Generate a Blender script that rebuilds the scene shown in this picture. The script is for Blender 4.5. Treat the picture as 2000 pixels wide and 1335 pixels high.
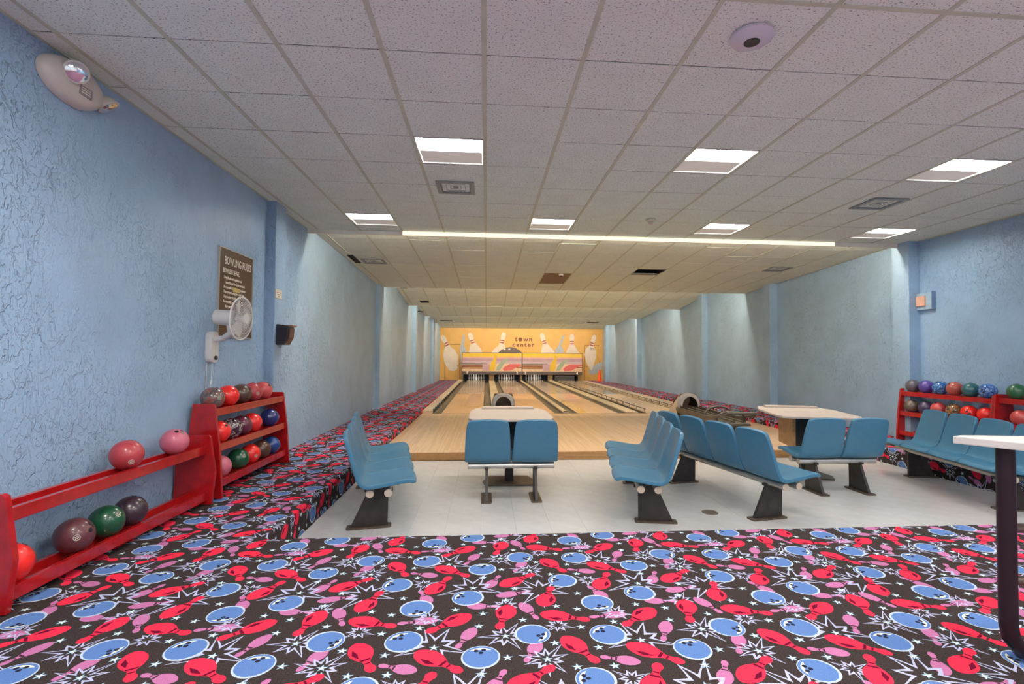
import bpy, bmesh, math, random
from mathutils import Matrix, Vector
random.seed(7)
sc = bpy.context.scene
for o in list(bpy.data.objects):
    bpy.data.objects.remove(o)
COL = sc.collection
PI = math.pi

# ------------------------------------------------------------------ camera
EYE = 1.63
F = 1002.89
def camera():
    yaw, pitch, roll = .0789, .0275, .0071
    fw = Vector((math.sin(yaw) * math.cos(pitch), math.cos(yaw) * math.cos(pitch), math.sin(pitch)))
    r = Vector((math.cos(yaw), -math.sin(yaw), 0)); u = r.cross(fw)
    r2 = r * math.cos(roll) + u * math.sin(roll); u2 = -r * math.sin(roll) + u * math.cos(roll)
    cd = bpy.data.cameras.new('camera'); cam = bpy.data.objects.new('camera', cd); COL.objects.link(cam)
    cd.sensor_fit = 'HORIZONTAL'; cd.sensor_width = 36; cd.lens = F * 36 / 2000
    cd.shift_x = -29.68 / 2000; cd.clip_start = .05; cd.clip_end = 200
    m = Matrix((r2, u2, -fw)).transposed().to_4x4(); m.translation = (0, 0, EYE)
    cam.matrix_world = m; sc.camera = cam
camera()

# ------------------------------------------------------------------ world, lamps, exposure
w = bpy.data.worlds.new('room_world'); sc.world = w; w.use_nodes = True
w.node_tree.nodes['Background'].inputs[0].default_value = (.86, .92, 1, 1)   # daylight outside the glazed front behind the camera
w.node_tree.nodes['Background'].inputs[1].default_value = 1.0
sc.view_settings.view_transform = 'Standard'; sc.view_settings.look = 'None'
sc.view_settings.gamma = 1; sc.view_settings.use_curve_mapping = False
sc.view_settings.exposure = 0.08
TROFFER = 52.0      # emission of the troffer diffusers
TUBE = 120.0         # emission of the tubes hidden behind the ceiling drops
T = .6645; X0 = -.0335; Y0 = 3.368; ZC = 1.992 + EYE
XL, XR, YF, YB = -2.85, 7.308, 31.9, -3.2
def area(name, x, y, z, sx, sy, power, col=(1, .96, .9)):
    l = bpy.data.lights.new(name, 'AREA'); l.shape = 'RECTANGLE'; l.size = sx; l.size_y = sy; l.energy = power; l.color = col
    o = bpy.data.objects.new(name, l); COL.objects.link(o); o.location = (x, y, z)
for c in (-3, 1, 5, 9): area('troffer_lamp', X0 + (c + .5) * T, Y0 - 2.5 * T, ZC - .03, .56, .56, 62)
for c in (-1, 3, 7): area('troffer_lamp', X0 + (c + .5) * T, Y0 - 5.5 * T, ZC - .03, .56, .56, 62)
try:
    sc.cycles.use_denoising = True
    sc.cycles.max_bounces = 8; sc.cycles.diffuse_bounces = 8; sc.cycles.glossy_bounces = 4
    sc.cycles.sample_clamp_indirect = 6
except Exception: pass

# ------------------------------------------------------------------ node helpers and materials
class NB:
    def __init__(s, name):
        s.m = bpy.data.materials.new(name); s.m.use_nodes = True; s.t = s.m.node_tree; s.t.nodes.clear()
        s.out = s.n('ShaderNodeOutputMaterial'); s.b = s.n('ShaderNodeBsdfPrincipled'); s.l(s.b.outputs[0], s.out.inputs[0])
    def n(s, k, **a):
        x = s.t.nodes.new(k)
        for q, v in a.items(): setattr(x, q, v)
        return x
    def l(s, a, b): s.t.links.new(a, b)
    def put(s, sock, v):
        if isinstance(v, bpy.types.NodeSocket): s.l(v, sock)
        else: sock.default_value = v
    def math(s, op, a, b=0.0, c=0.0):
        x = s.n('ShaderNodeMath', operation=op); s.put(x.inputs[0], a); s.put(x.inputs[1], b); s.put(x.inputs[2], c); return x.outputs[0]
    def vec(s, op, a, b=(0, 0, 0), c=(0, 0, 0)):
        x = s.n('ShaderNodeVectorMath', operation=op); s.put(x.inputs[0], a); s.put(x.inputs[1], b); s.put(x.inputs[2], c); return x.outputs[0]
    def mix(s, f, a, b):
        x = s.n('ShaderNodeMix', data_type='RGBA'); s.put(x.inputs[0], f)
        for i, v in ((6, a), (7, b)):
            s.put(x.inputs[i], v if isinstance(v, bpy.types.NodeSocket) else (*v[:3], 1))
        return x.outputs[2]
    def coord(s, k='Object', scale=(1, 1, 1)):
        t = s.n('ShaderNodeTexCoord').outputs[k]
        if scale == (1, 1, 1): return t
        return s.vec('MULTIPLY', t, scale)
    def noise(s, v, scale, detail=3, rough=.5, dist=0, out=0):
        x = s.n('ShaderNodeTexNoise'); s.l(v, x.inputs['Vector']); x.inputs['Scale'].default_value = scale
        x.inputs['Detail'].default_value = detail; x.inputs['Roughness'].default_value = rough; x.inputs['Distortion'].default_value = dist
        return x.outputs[out]
    def ramp(s, f, stops):
        x = s.n('ShaderNodeValToRGB'); e = x.color_ramp.elements
        while len(e) < len(stops): e.new(.5)
        for k, (p, c) in zip(e, stops): k.position = p; k.color = (*(c if isinstance(c, tuple) else (c, c, c)), 1)
        s.l(f, x.inputs[0]); return x.outputs[0]
    def bump(s, h, strength=.3, dist=.01):
        x = s.n('ShaderNodeBump'); x.inputs['Strength'].default_value = strength; x.inputs['Distance'].default_value = dist
        s.l(h, x.inputs['Height']); s.l(x.outputs[0], s.b.inputs['Normal'])
    def base(s, c): s.put(s.b.inputs['Base Color'], c if isinstance(c, bpy.types.NodeSocket) else (*c[:3], 1))
    def set(s, rough=.5, metal=0, spec=.5, coat=0):
        s.b.inputs['Roughness'].default_value = rough; s.b.inputs['Metallic'].default_value = metal
        s.b.inputs['Specular IOR Level'].default_value = spec; s.b.inputs['Coat Weight'].default_value = coat
        s.b.inputs['Coat Roughness'].default_value = .1
        return s
def srgb(r, g, b):
    f = lambda c: (c / 255 / 12.92) if c / 255 <= .04045 else ((c / 255 + .055) / 1.055) ** 2.4
    return (f(r), f(g), f(b))
def simple(name, c, rough=.5, metal=0, var=.12, scale=8, bump=0, bscale=60, coat=0, spec=.5):
    k = NB(name); k.set(rough, metal, spec, coat); v = k.coord()
    n = k.noise(v, scale, 4, .6)
    lo = tuple(x * (1 - var) for x in c); hi = tuple(min(1, x * (1 + var)) for x in c)
    k.base(k.ramp(n, [(.3, lo), (.7, hi)]))
    if bump: k.bump(k.noise(v, bscale, 3), bump, .003)
    return k.m
def emit(name, c, st):
    k = NB(name); e = k.n('ShaderNodeEmission'); e.inputs[0].default_value = (*c, 1); e.inputs[1].default_value = st
    k.l(e.outputs[0], k.out.inputs[0]); return k.m

def stucco(name, c, heavy=1.0):
    k = NB(name); k.set(.36, 0, .5)
    p = k.coord()
    st = k.vec('MULTIPLY', p, (1, 1, .62))
    warp = k.noise(st, 8, 4, .6, 0, 1)
    v2 = k.vec('MULTIPLY_ADD', warp, (.10, .10, .10), st)
    a = k.noise(v2, 26, 2, .5)
    plate = k.ramp(a, [(.47, 0.0), (.50, 1.0)])             # trowelled plates with torn edges
    a2 = k.noise(v2, 12, 3, .5)
    plate2 = k.ramp(a2, [(.50, 0.0), (.525, 1.0)])
    fine = k.noise(p, 45, 4, .6)
    msk = k.ramp(k.noise(p, 1.1, 2), [(.38, .15), (.6, 1.0)])
    h = k.math('ADD', k.math('MULTIPLY', plate, .55), k.math('MULTIPLY', plate2, .8))
    h = k.math('MULTIPLY', h, msk)
    h = k.math('ADD', h, k.math('MULTIPLY', fine, .45))
    h = k.math('MULTIPLY', h, 1.0)
    chip = k.ramp(k.noise(p, 9, 2, .5), [(.50, 0.0), (.60, 1.0)])
    k.bump(h, .9 * heavy, .010)
    crack = k.math('MULTIPLY', msk, k.math('MAXIMUM', k.ramp(a2, [(.485, 0.0), (.498, 1.0), (.511, 0.0)]), k.ramp(a, [(.466, 0.0), (.474, .6), (.482, 0.0)])))
    n = k.noise(p, 2.0, 5, .6)
    k.base(k.mix(k.math('MULTIPLY', k.math('MULTIPLY', crack, chip), .6), k.ramp(n, [(.3, tuple(x * .9 for x in c)), (.7, tuple(min(1, x * 1.08) for x in c))]), tuple(x * .35 for x in c)))
    return k.m

def carpet():
    PXc, PYc = 1.004, .977
    RED = [[0.431, 2.751, 0.27, -0.32], [0.109, 2.775, 0.26, -1.83], [-0.178, 2.725, 0.277, -2.48], [0.457, 2.448, 0.264, -1.06], [-0.204, 2.391, 0.282, -0.65], [0.366, 2.992, 0.259, 1.26], [0.208, 3.218, 0.278, 0.65], [-0.269, 3.174, 0.262, 1.12]]
    PINK = [[0.246, 2.828, 0.206, -1.18], [0.664, 2.75, 0.211, -3.02], [-0.087, 2.58, 0.205, -2.0], [0.231, 2.442, 0.184, -2.02], [0.626, 2.353, 0.185, 2.83], [0.058, 3.203, 0.191, 1.14], [0.173, 3.035, 0.212, 0.25], [-0.003, 2.893, 0.182, -0.1], [0.665, 3.024, 0.185, 2.0]]
    BALL = [[0.637, 2.896, 0.086, -1.4], [-0.091, 2.998, 0.086, 2.6], [0.243, 2.594, 0.085, -.5], [0.62, 2.566, 0.087, 2.2], [-0.012, 2.413, 0.085, 1.6], [0.484, 3.19, 0.084, 2.8]]
    STAR = [[0.401, 2.87], [0.513, 2.83], [-0.004, 2.813], [-0.155, 2.863], [0.205, 2.732], [-0.024, 2.684], [0.125, 2.956], [0.182, 3.098], [0.498, 2.644], [0.679, 2.684], [0.345, 2.505], [0.549, 2.456], [0.112, 2.4], [-0.007, 3.262], [0.42, 2.309], [0.589, 2.306], [0.546, 3.015], [-0.064, 3.121], [-0.234, 2.503], [0.108, 2.582], [0.293, 2.375]]
    BURST = [[-0.068, 3.121, 0.17, 8], [0.108, 2.582, 0.11, 9], [0.29, 2.375, 0.11, 10], [0.382, 2.668, 0.07, 9], [0.334, 3.065, 0.18, 10], [-0.235, 2.518, 0.15, 8], [0.642, 3.188, 0.072, 9], [0.117, 2.895, 0.085, 9], [0.713, 2.779, 0.08, 9]]
    k = NB('bowling_carpet'); k.set(.95, 0, .15)
    uv = k.coord('UV')
    jit = k.noise(uv, 420, 1, .5, 0, 1)
    uv = k.vec('MULTIPLY_ADD', jit, (.004, .004, 0), uv)
    def local(cx, cy, ang=None):
        d = k.vec('SUBTRACT', uv, (cx, cy, 0))
        d = k.vec('WRAP', d, (PXc / 2, PYc / 2, 1), (-PXc / 2, -PYc / 2, -1))
        if ang is not None:
            r = k.n('ShaderNodeVectorRotate', rotation_type='Z_AXIS'); k.l(d, r.inputs['Vector']); r.inputs['Angle'].default_value = -ang
            d = r.outputs[0]
        s = k.n('ShaderNodeSeparateXYZ'); k.l(d, s.inputs[0]); return s.outputs[0], s.outputs[1], d
    def curve(f, pts):
        c = k.n('ShaderNodeFloatCurve'); m = c.mapping.curves[0]
        while len(m.points) < len(pts): m.points.new(.5, .5)
        for p, (x, y) in zip(m.points, pts): p.location = (x, y)
        c.mapping.update(); k.l(f, c.inputs['Value']); return c.outputs[0]
    prof = [(0, 0), (.03, .34), (.15, .78), (.32, .97), (.48, .80), (.60, .48), (.70, .27), (.78, .30), (.87, .44), (.95, .34), (1, 0)]
    col = (.018, .0115, .0115)
    n0 = k.noise(uv, 160, 2)
    col = k.ramp(n0, [(.35, (.026, .018, .017)), (.65, (.056, .042, .040))])
    def pin(cx, cy, L, ang, c, dark, col, fat):
        x, y, _ = local(cx, cy, ang)
        xx = k.math('MULTIPLY_ADD', x, 1 / L, .5)
        wd = k.math('MULTIPLY', curve(xx, prof), fat)
        ay = k.math('ABSOLUTE', y)
        m = k.math('LESS_THAN', ay, wd)
        col = k.mix(m, col, c)
        band = k.math('LESS_THAN', k.math('ABSOLUTE', k.math('SUBTRACT', xx, .60)), .026)
        band2 = k.math('LESS_THAN', k.math('ABSOLUTE', k.math('SUBTRACT', xx, .715)), .018)
        band = k.math('MAXIMUM', band, band2)
        inner = k.math('LESS_THAN', ay, k.math('MULTIPLY', wd, .86))
        band = k.math('MULTIPLY', band, inner)
        if dark:
            # crescent shade line down one flank
            q = k.math('ABSOLUTE', k.math('MULTIPLY_ADD', wd, .55, y))
            th = k.math('MULTIPLY', k.math('SUBTRACT', .16, k.math('ABSOLUTE', k.math('SUBTRACT', xx, .36))), .085)
            band = k.math('MAXIMUM', band, k.math('LESS_THAN', q, th))
        return k.mix(band, col, dark or (.05, .02, .03))
    def burst(cx, cy, R, n, col):
        x, y, d = local(cx, cy)
        a = k.math('ARCTAN2', y, x)
        r = k.vec('LENGTH', d)
        x_ = k.n('ShaderNodeVectorMath', operation='LENGTH'); k.l(d, x_.inputs[0]); r = x_.outputs['Value']
        t = k.math('PINGPONG', k.math('MULTIPLY', a, n / (2 * PI)), .5)       # 0..0.5
        mod = k.math('MULTIPLY_ADD', k.math('SINE', k.math('MULTIPLY_ADD', a, 3, cx * 40)), .30, .92)
        io = k.math('DIVIDE', 1 / R, mod)                                     # straight edges: 1/r runs linearly in angle
        f = k.math('MULTIPLY', t, 2.0)
        inv = k.math('MULTIPLY_ADD', f, k.math('SUBTRACT', io, 1 / (R * .36)), 1 / (R * .36))
        rt = k.math('DIVIDE', 1.0, inv)
        m = k.math('LESS_THAN', k.math('ABSOLUTE', k.math('SUBTRACT', r, rt)), R * .045 + .006)
        return k.mix(m, col, (.46, .48, .68))
    def star(cx, cy, col):
        x, y, d = local(cx, cy)
        a = k.math('ARCTAN2', x, y)
        x_ = k.n('ShaderNodeVectorMath', operation='LENGTH'); k.l(d, x_.inputs[0]); r = x_.outputs['Value']
        t = k.math('PINGPONG', k.math('MULTIPLY', a, 5 / (2 * PI)), .5)
        rt = k.math('DIVIDE', 1.0, k.math('MULTIPLY_ADD', t, 2 * (1 / .0105 - 1 / .0275), 1 / .0275))
        q = k.math('SUBTRACT', rt, r)
        m = k.math('GREATER_THAN', q, 0)
        cc = k.mix(k.math('GREATER_THAN', q, .006), (.22, .42, .60), (.78, .82, .66))
        return k.mix(m, col, cc)
    def ball(cx, cy, R, ang, col):
        x, y, d = local(cx, cy, ang)
        x_ = k.n('ShaderNodeVectorMath', operation='LENGTH'); k.l(d, x_.inputs[0]); r = x_.outputs['Value']
        col = k.mix(k.math('LESS_THAN', r, R * 1.06), col, (.50, .58, .68))
        def circ(px, py, rad):
            s_ = k.vec('SUBTRACT', d, (px, py, 0))
            z_ = k.n('ShaderNodeVectorMath', operation='LENGTH'); k.l(s_, z_.inputs[0]); return k.math('LESS_THAN', z_.outputs['Value'], rad)
        blue = (.105, .205, .47)
        col = k.mix(circ(R * .05, 0, R * .97), col, blue)
        hl = k.math('MULTIPLY', k.math('LESS_THAN', k.math('ABSOLUTE', k.math('SUBTRACT', r, R * .78)), R * .09),
                    k.math('GREATER_THAN', x, R * .62))
        col = k.mix(hl, col, (.72, .74, .58))
        for hx, hy in ((.60, .24), (.66, -.18), (.40, -.02)):
            col = k.mix(circ(hx * R, hy * R, R * .13), col, (.02, .02, .04))
        return col
    for p in PINK: col = pin(*p, (.50, .165, .345), None, col, .037)
    for b in BURST: col = burst(*b, col)
    for p in RED: col = pin(*p, (.82, .028, .070), (.13, .0, .022), col, .058)
    for b in BALL: col = ball(*b, col)
    for s_ in STAR: col = star(*s_, col)
    pile = k.noise(uv, 260, 2, .6)
    col = k.mix(.5, col, k.mix(1.0, col, col))
    mm = k.n('ShaderNodeMix', data_type='RGBA', blend_type='MULTIPLY'); mm.inputs[0].default_value = .55
    k.l(col, mm.inputs[6]); k.l(k.ramp(pile, [(.3, .55), (.7, 1.35)]), mm.inputs[7])
    k.base(mm.outputs[2])
    k.bump(pile, .5, .004)
    return k.m

def wood(name, c1, c2, width=.027, rough=.3, coat=.3, axis=0, refl=.5):
    """narrow maple strips running along Y"""
    k = NB(name); k.set(rough, 0, refl, coat)
    p = k.coord()
    s = k.n('ShaderNodeSeparateXYZ'); k.l(p, s.inputs[0])
    strip = k.math('FLOOR', k.math('DIVIDE', s.outputs[0], width))
    board = k.math('FLOOR', k.math('MULTIPLY_ADD', s.outputs[1], .55, k.math('MULTIPLY', k.math('SINE', k.math('MULTIPLY', strip, 12.9898)), 43.7)))
    cv = k.n('ShaderNodeCombineXYZ'); k.l(strip, cv.inputs[0]); k.l(board, cv.inputs[1])
    wn = k.n('ShaderNodeTexWhiteNoise', noise_dimensions='2D'); k.l(cv.outputs[0], wn.inputs['Vector'])
    g = k.noise(k.vec('MULTIPLY', p, (40, 2, 2)), 1.0, 4, .6)
    f = k.math('MULTIPLY_ADD', g, .45, k.math('MULTIPLY', wn.outputs[0], .55))
    k.base(k.ramp(f, [(.2, c1), (.8, c2)]))
    return k.m

def ceiling_mat():
    k = NB('acoustic_tile'); k.set(.9, 0, .2)
    p = k.coord('Object'); r = k.n('ShaderNodeObjectInfo').outputs['Random']
    q = k.vec('ADD', p, k.vec('MULTIPLY', k.vec('ADD', (0, 0, 0), (1, 1, 1)), (0, 0, 0)))
    off = k.n('ShaderNodeCombineXYZ'); k.l(k.math('MULTIPLY', r, 37.0), off.inputs[0]); k.l(k.math('MULTIPLY', r, 91.0), off.inputs[1])
    q = k.vec('ADD', p, off.outputs[0])
    n = k.noise(q, 75, 3, .65)
    n2 = k.noise(q, 3, 3)
    base = k.ramp(n2, [(.3, (.74, .82, .735)), (.7, (.79, .87, .785))])
    holes = k.ramp(n, [(.355, 1.0), (.42, 0.0)])
    k.base(k.mix(holes, base, (.22, .22, .23)))
    k.bump(n, .35, .004)
    return k.m

def swirl(name, stops, scale=9, rough=.18):
    k = NB(name); k.set(rough, 0, .5, .4); p = k.coord()
    n = k.noise(p, scale, 5, .6, 2.2)
    k.base(k.ramp(n, stops)); return k.m

M = {}
M['wall'] = stucco('blue_stucco', (.315, .475, .66))
M['wall_far'] = simple('yellow_paint', (.62, .375, .105), .5, var=.06, scale=2)
M['carpet'] = carpet()
M['vinyl'] = simple('pale_vinyl', (.58, .575, .56), .22, var=.05, scale=5, spec=.5)
M['seam'] = simple('dark_seam', (.28, .27, .26), .8)
M['approach'] = wood('maple_approach', (.62, .415, .235), (.77, .55, .345), .027, .35, .1)
M['fascia'] = simple('oak_fascia', (.46, .245, .095), .45, var=.15, scale=10)
M['tile'] = ceiling_mat()
M['grid'] = simple('grid_metal', (.52, .56, .43), .5, var=.08)
M['seamdark'] = simple('tee_dark', (.10, .09, .08), .8)
M['void'] = simple('plenum_dark', (.012, .009, .008), .9)
M['cream'] = simple('cream_trim', (.86, .82, .72), .6, var=.04)
M['diffuser'] = emit('troffer_diffuser', (1, .955, .90), TROFFER)
M['tube_deck'] = emit('deck_lamp_glow', (1, .97, .92), 16.0)
M['tube'] = emit('hidden_tube', (1, .80, .58), TUBE)
M['baffle'] = simple('baffle_white', (.80, .80, .77), .5, var=.03)
def frosted(m, f):                                 # thin opal panel: a little light comes through from above
    t = m.node_tree; b = next(n for n in t.nodes if n.type == 'BSDF_PRINCIPLED'); o = next(n for n in t.nodes if n.type == 'OUTPUT_MATERIAL')
    tr = t.nodes.new('ShaderNodeBsdfTranslucent'); tr.inputs[0].default_value = (1, .95, .9, 1)
    mx = t.nodes.new('ShaderNodeMixShader'); mx.inputs[0].default_value = f
    t.links.new(b.outputs[0], mx.inputs[1]); t.links.new(tr.outputs[0], mx.inputs[2]); t.links.new(mx.outputs[0], o.inputs[0])
frosted(M['baffle'], .085)
M['white'] = simple('white_plastic', (.70, .69, .66), .4, var=.05)
M['ivory'] = simple('ivory_plastic', (.62, .57, .46), .4, var=.06)
M['seat'] = simple('blue_fibreglass', (.046, .172, .285), .40, var=.05, scale=14, bump=.12, bscale=220)
M['silver'] = simple('brushed_aluminium', (.55, .53, .50), .35, .8, var=.1)
M['cap'] = simple('tan_end_cap', (.48, .40, .32), .5)
M['leg'] = simple('dark_bronze_steel', (.040, .034, .032), .45, .3, var=.3)
M['brownsteel'] = simple('worn_brown_steel', (.13, .10, .075), .4, .5, var=.35, scale=20)
M['laminate'] = simple('beige_laminate', (.66, .55, .47), .4, var=.04)
M['lamedge'] = simple('grey_laminate_edge', (.42, .36, .31), .5)
M['oak'] = simple('oak_panel', (.38, .215, .095), .45, var=.15, scale=14)
M['black'] = simple('black_paint', (.012, .012, .014), .35)
M['red'] = simple('red_gloss_paint', (.40, .008, .010), .22, var=.2, scale=12, coat=.4)
M['redside'] = M['red']
M['gutter'] = simple('gutter_grey', (.105, .092, .068), .4, var=.2, scale=5)
M['cappine'] = simple('pale_cap', (.62, .50, .33), .4, var=.1)
M['vent'] = simple('vent_grey', (.24, .275, .28), .45, .2, var=.08)
M['hood'] = simple('grey_hood', (.36, .33, .31), .35, .2, var=.1)
M['beige'] = simple('beige_body', (.62, .50, .37), .45, var=.06)
M['rail'] = simple('rail_steel', (.12, .10, .09), .4, .5)
M['pinwhite'] = simple('pin_white', (.80, .80, .78), .25, var=.03)
M['brownsign'] = simple('brown_sign', (.085, .043, .020), .4, var=.15)
M['letter'] = simple('letter_cream', (.78, .72, .62), .5)
M['gold'] = simple('letter_gold', (.62, .47, .14), .5)
M['chrome'] = simple('lamp_reflector', (.75, .75, .78), .12, 1.0)
M['orange'] = simple('cone_orange', (.95, .10, .015), .5, var=.05)
M['postblack'] = simple('dark_post', (.018, .010, .014), .4, .2)

# ------------------------------------------------------------------ mesh helpers
class MB:
    def __init__(s): s.v = []; s.f = []; s.uv = None
    def add(s, vs, fs, m=None):
        o = len(s.v)
        s.v += [tuple(m @ Vector(p)) if m else tuple(p) for p in vs]
        s.f += [tuple(i + o for i in f) for f in fs]; return s
    def box(s, x0, x1, y0, y1, z0, z1, m=None):
        return s.add([(x0, y0, z0), (x1, y0, z0), (x1, y1, z0), (x0, y1, z0), (x0, y0, z1), (x1, y0, z1), (x1, y1, z1), (x0, y1, z1)],
                     [(3, 2, 1, 0), (4, 5, 6, 7), (0, 1, 5, 4), (1, 2, 6, 5), (2, 3, 7, 6), (3, 0, 4, 7)], m)
    def prism(s, pts, h0, h1, m=None):
        """polygon in local xy (counter clockwise) extruded along z"""
        n = len(pts)
        return s.add([(x, y, h0) for x, y in pts] + [(x, y, h1) for x, y in pts],
                     [tuple(range(n - 1, -1, -1)), tuple(range(n, 2 * n))] + [(i, (i + 1) % n, n + (i + 1) % n, n + i) for i in range(n)], m)
    def lathe(s, prof, n=20, m=None):
        vs = [(r * math.cos(2 * PI * k / n), r * math.sin(2 * PI * k / n), z) for r, z in prof for k in range(n)]
        fs = [(a * n + k, a * n + (k + 1) % n, (a + 1) * n + (k + 1) % n, (a + 1) * n + k) for a in range(len(prof) - 1) for k in range(n)]
        fs.append(tuple(range(n - 1, -1, -1))); fs.append(tuple((len(prof) - 1) * n + k for k in range(n)))
        return s.add(vs, fs, m)
    def tube(s, path, r, n=10, m=None, closed=False):
        P = [Vector(p) for p in path]; vs = []; fs = []; prev = None
        for i, p in enumerate(P):
            a = P[i - 1] if (i or closed) else P[0]; b = P[(i + 1) % len(P)] if (i < len(P) - 1 or closed) else P[-1]
            d = (b - a).normalized()
            if prev is None: u = d.orthogonal().normalized()
            else: u = (prev - d * prev.dot(d)).normalized()
            prev = u; v = d.cross(u)
            rr = r[i] if isinstance(r, (list, tuple)) else r
            vs += [p + (u * math.cos(2 * PI * k / n) + v * math.sin(2 * PI * k / n)) * rr for k in range(n)]
        L = len(P)
        for i in range(L if closed else L - 1):
            j = (i + 1) % L
            fs += [(i * n + k, i * n + (k + 1) % n, j * n + (k + 1) % n, j * n + k) for k in range(n)]
        if not closed: fs += [tuple(range(n - 1, -1, -1)), tuple((L - 1) * n + k for k in range(n))]
        return s.add(vs, fs, m)
    def sphere(s, r, n=24, m=None):
        prof = [(max(1e-4, r * math.sin(PI * i / (n // 2))), -r * math.cos(PI * i / (n // 2))) for i in range(n // 2 + 1)]
        return s.lathe(prof, n, m)
    def mesh(s, name, smooth=None, bevel=0):
        me = bpy.data.meshes.new(name); me.from_pydata(s.v, [], s.f); me.validate()
        if bevel:
            bm = bmesh.new(); bm.from_mesh(me)
            es = [e for e in bm.edges if len(e.link_faces) == 2 and e.calc_face_angle() > .6]
            bmesh.ops.bevel(bm, geom=es, offset=bevel, segments=2, profile=.7, affect='EDGES', clamp_overlap=True)
            bm.to_mesh(me); bm.free()
        if smooth is not None:
            me.polygons.foreach_set('use_smooth', [True] * len(me.polygons))
            me.set_sharp_from_angle(angle=smooth)
        return me
    def build(s, name, m, parent=None, smooth=None, bevel=0, loc=None):
        return obj(name, s.mesh(name, smooth, bevel), m, parent, loc)
def obj(name, me, m=None, parent=None, loc=None, rot=None, scale=None):
    if m and not me.materials: me.materials.append(m)
    o = bpy.data.objects.new(name, me); COL.objects.link(o)
    if parent: o.parent = parent
    if loc: o.location = loc
    if rot: o.rotation_euler = rot
    if scale: o.scale = scale
    return o
def tag(o, label=None, cat=None, group=None, kind=None):
    if label: o['label'] = label
    if cat: o['category'] = cat
    if group: o['group'] = group
    if kind: o['kind'] = kind
    return o
def thing(name, loc, label=None, cat=None, group=None, rz=0, kind=None):
    o = bpy.data.objects.new(name, None); COL.objects.link(o); o.location = loc; o.rotation_euler = (0, 0, rz)
    o.empty_display_size = .1
    return tag(o, label, cat, group, kind)
def copy_tree(root, loc=None, rz=None):
    r = root.copy(); COL.objects.link(r)
    if loc: r.location = loc
    if rz is not None: r.rotation_euler = (0, 0, rz)
    for ch in [c for c in KIDS.get(root.name, [])]:
        c = ch.copy(); COL.objects.link(c); c.parent = r
        KIDS.setdefault(r.name, []).append(c)
        for g in KIDS.get(ch.name, []):
            d = g.copy(); COL.objects.link(d); d.parent = c
    return r
KIDS = {}
def kid(o):
    KIDS.setdefault(o.parent.name, []).append(o); return o
def basis(origin, x, y):
    x = Vector(x).normalized(); y = Vector(y).normalized(); z = x.cross(y)
    m = Matrix((x, y, z)).transposed().to_4x4(); m.translation = origin; return m
def text_mesh(body, size, align='LEFT', extrude=.002, sx=1.0, bold=0.0, space=1.0):
    c = bpy.data.curves.new('text', 'FONT'); c.body = body; c.size = size; c.align_x = align; c.extrude = extrude
    c.resolution_u = 3; c.offset = bold; c.space_character = space
    o = bpy.data.objects.new('text', c); COL.objects.link(o)
    dg = bpy.context.evaluated_depsgraph_get(); me = bpy.data.meshes.new_from_object(o.evaluated_get(dg))
    bpy.data.objects.remove(o); bpy.data.curves.remove(c)
    if sx != 1.0: me.transform(Matrix.Diagonal((sx, 1, 1, 1)))
    me.materials.clear(); return me
def letters(name, body, size, m, parent, mat, **kw):
    me = text_mesh(body, size, **kw); me.transform(mat); return obj(name, me, m, parent)
def circle(cx, cy, r, n=20, ry=None):
    ry = ry or r
    return [(cx + r * math.cos(2 * PI * k / n), cy + ry * math.sin(2 * PI * k / n)) for k in range(n)]
def rrect(x0, x1, y0, y1, r, n=4):
    pts = []
    for cx, cy, a0 in ((x1 - r, y0 + r, -PI / 2), (x1 - r, y1 - r, 0), (x0 + r, y1 - r, PI / 2), (x0 + r, y0 + r, PI)):
        pts += [(cx + r * math.cos(a0 + PI / 2 * k / n), cy + r * math.sin(a0 + PI / 2 * k / n)) for k in range(n + 1)]
    return pts

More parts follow.
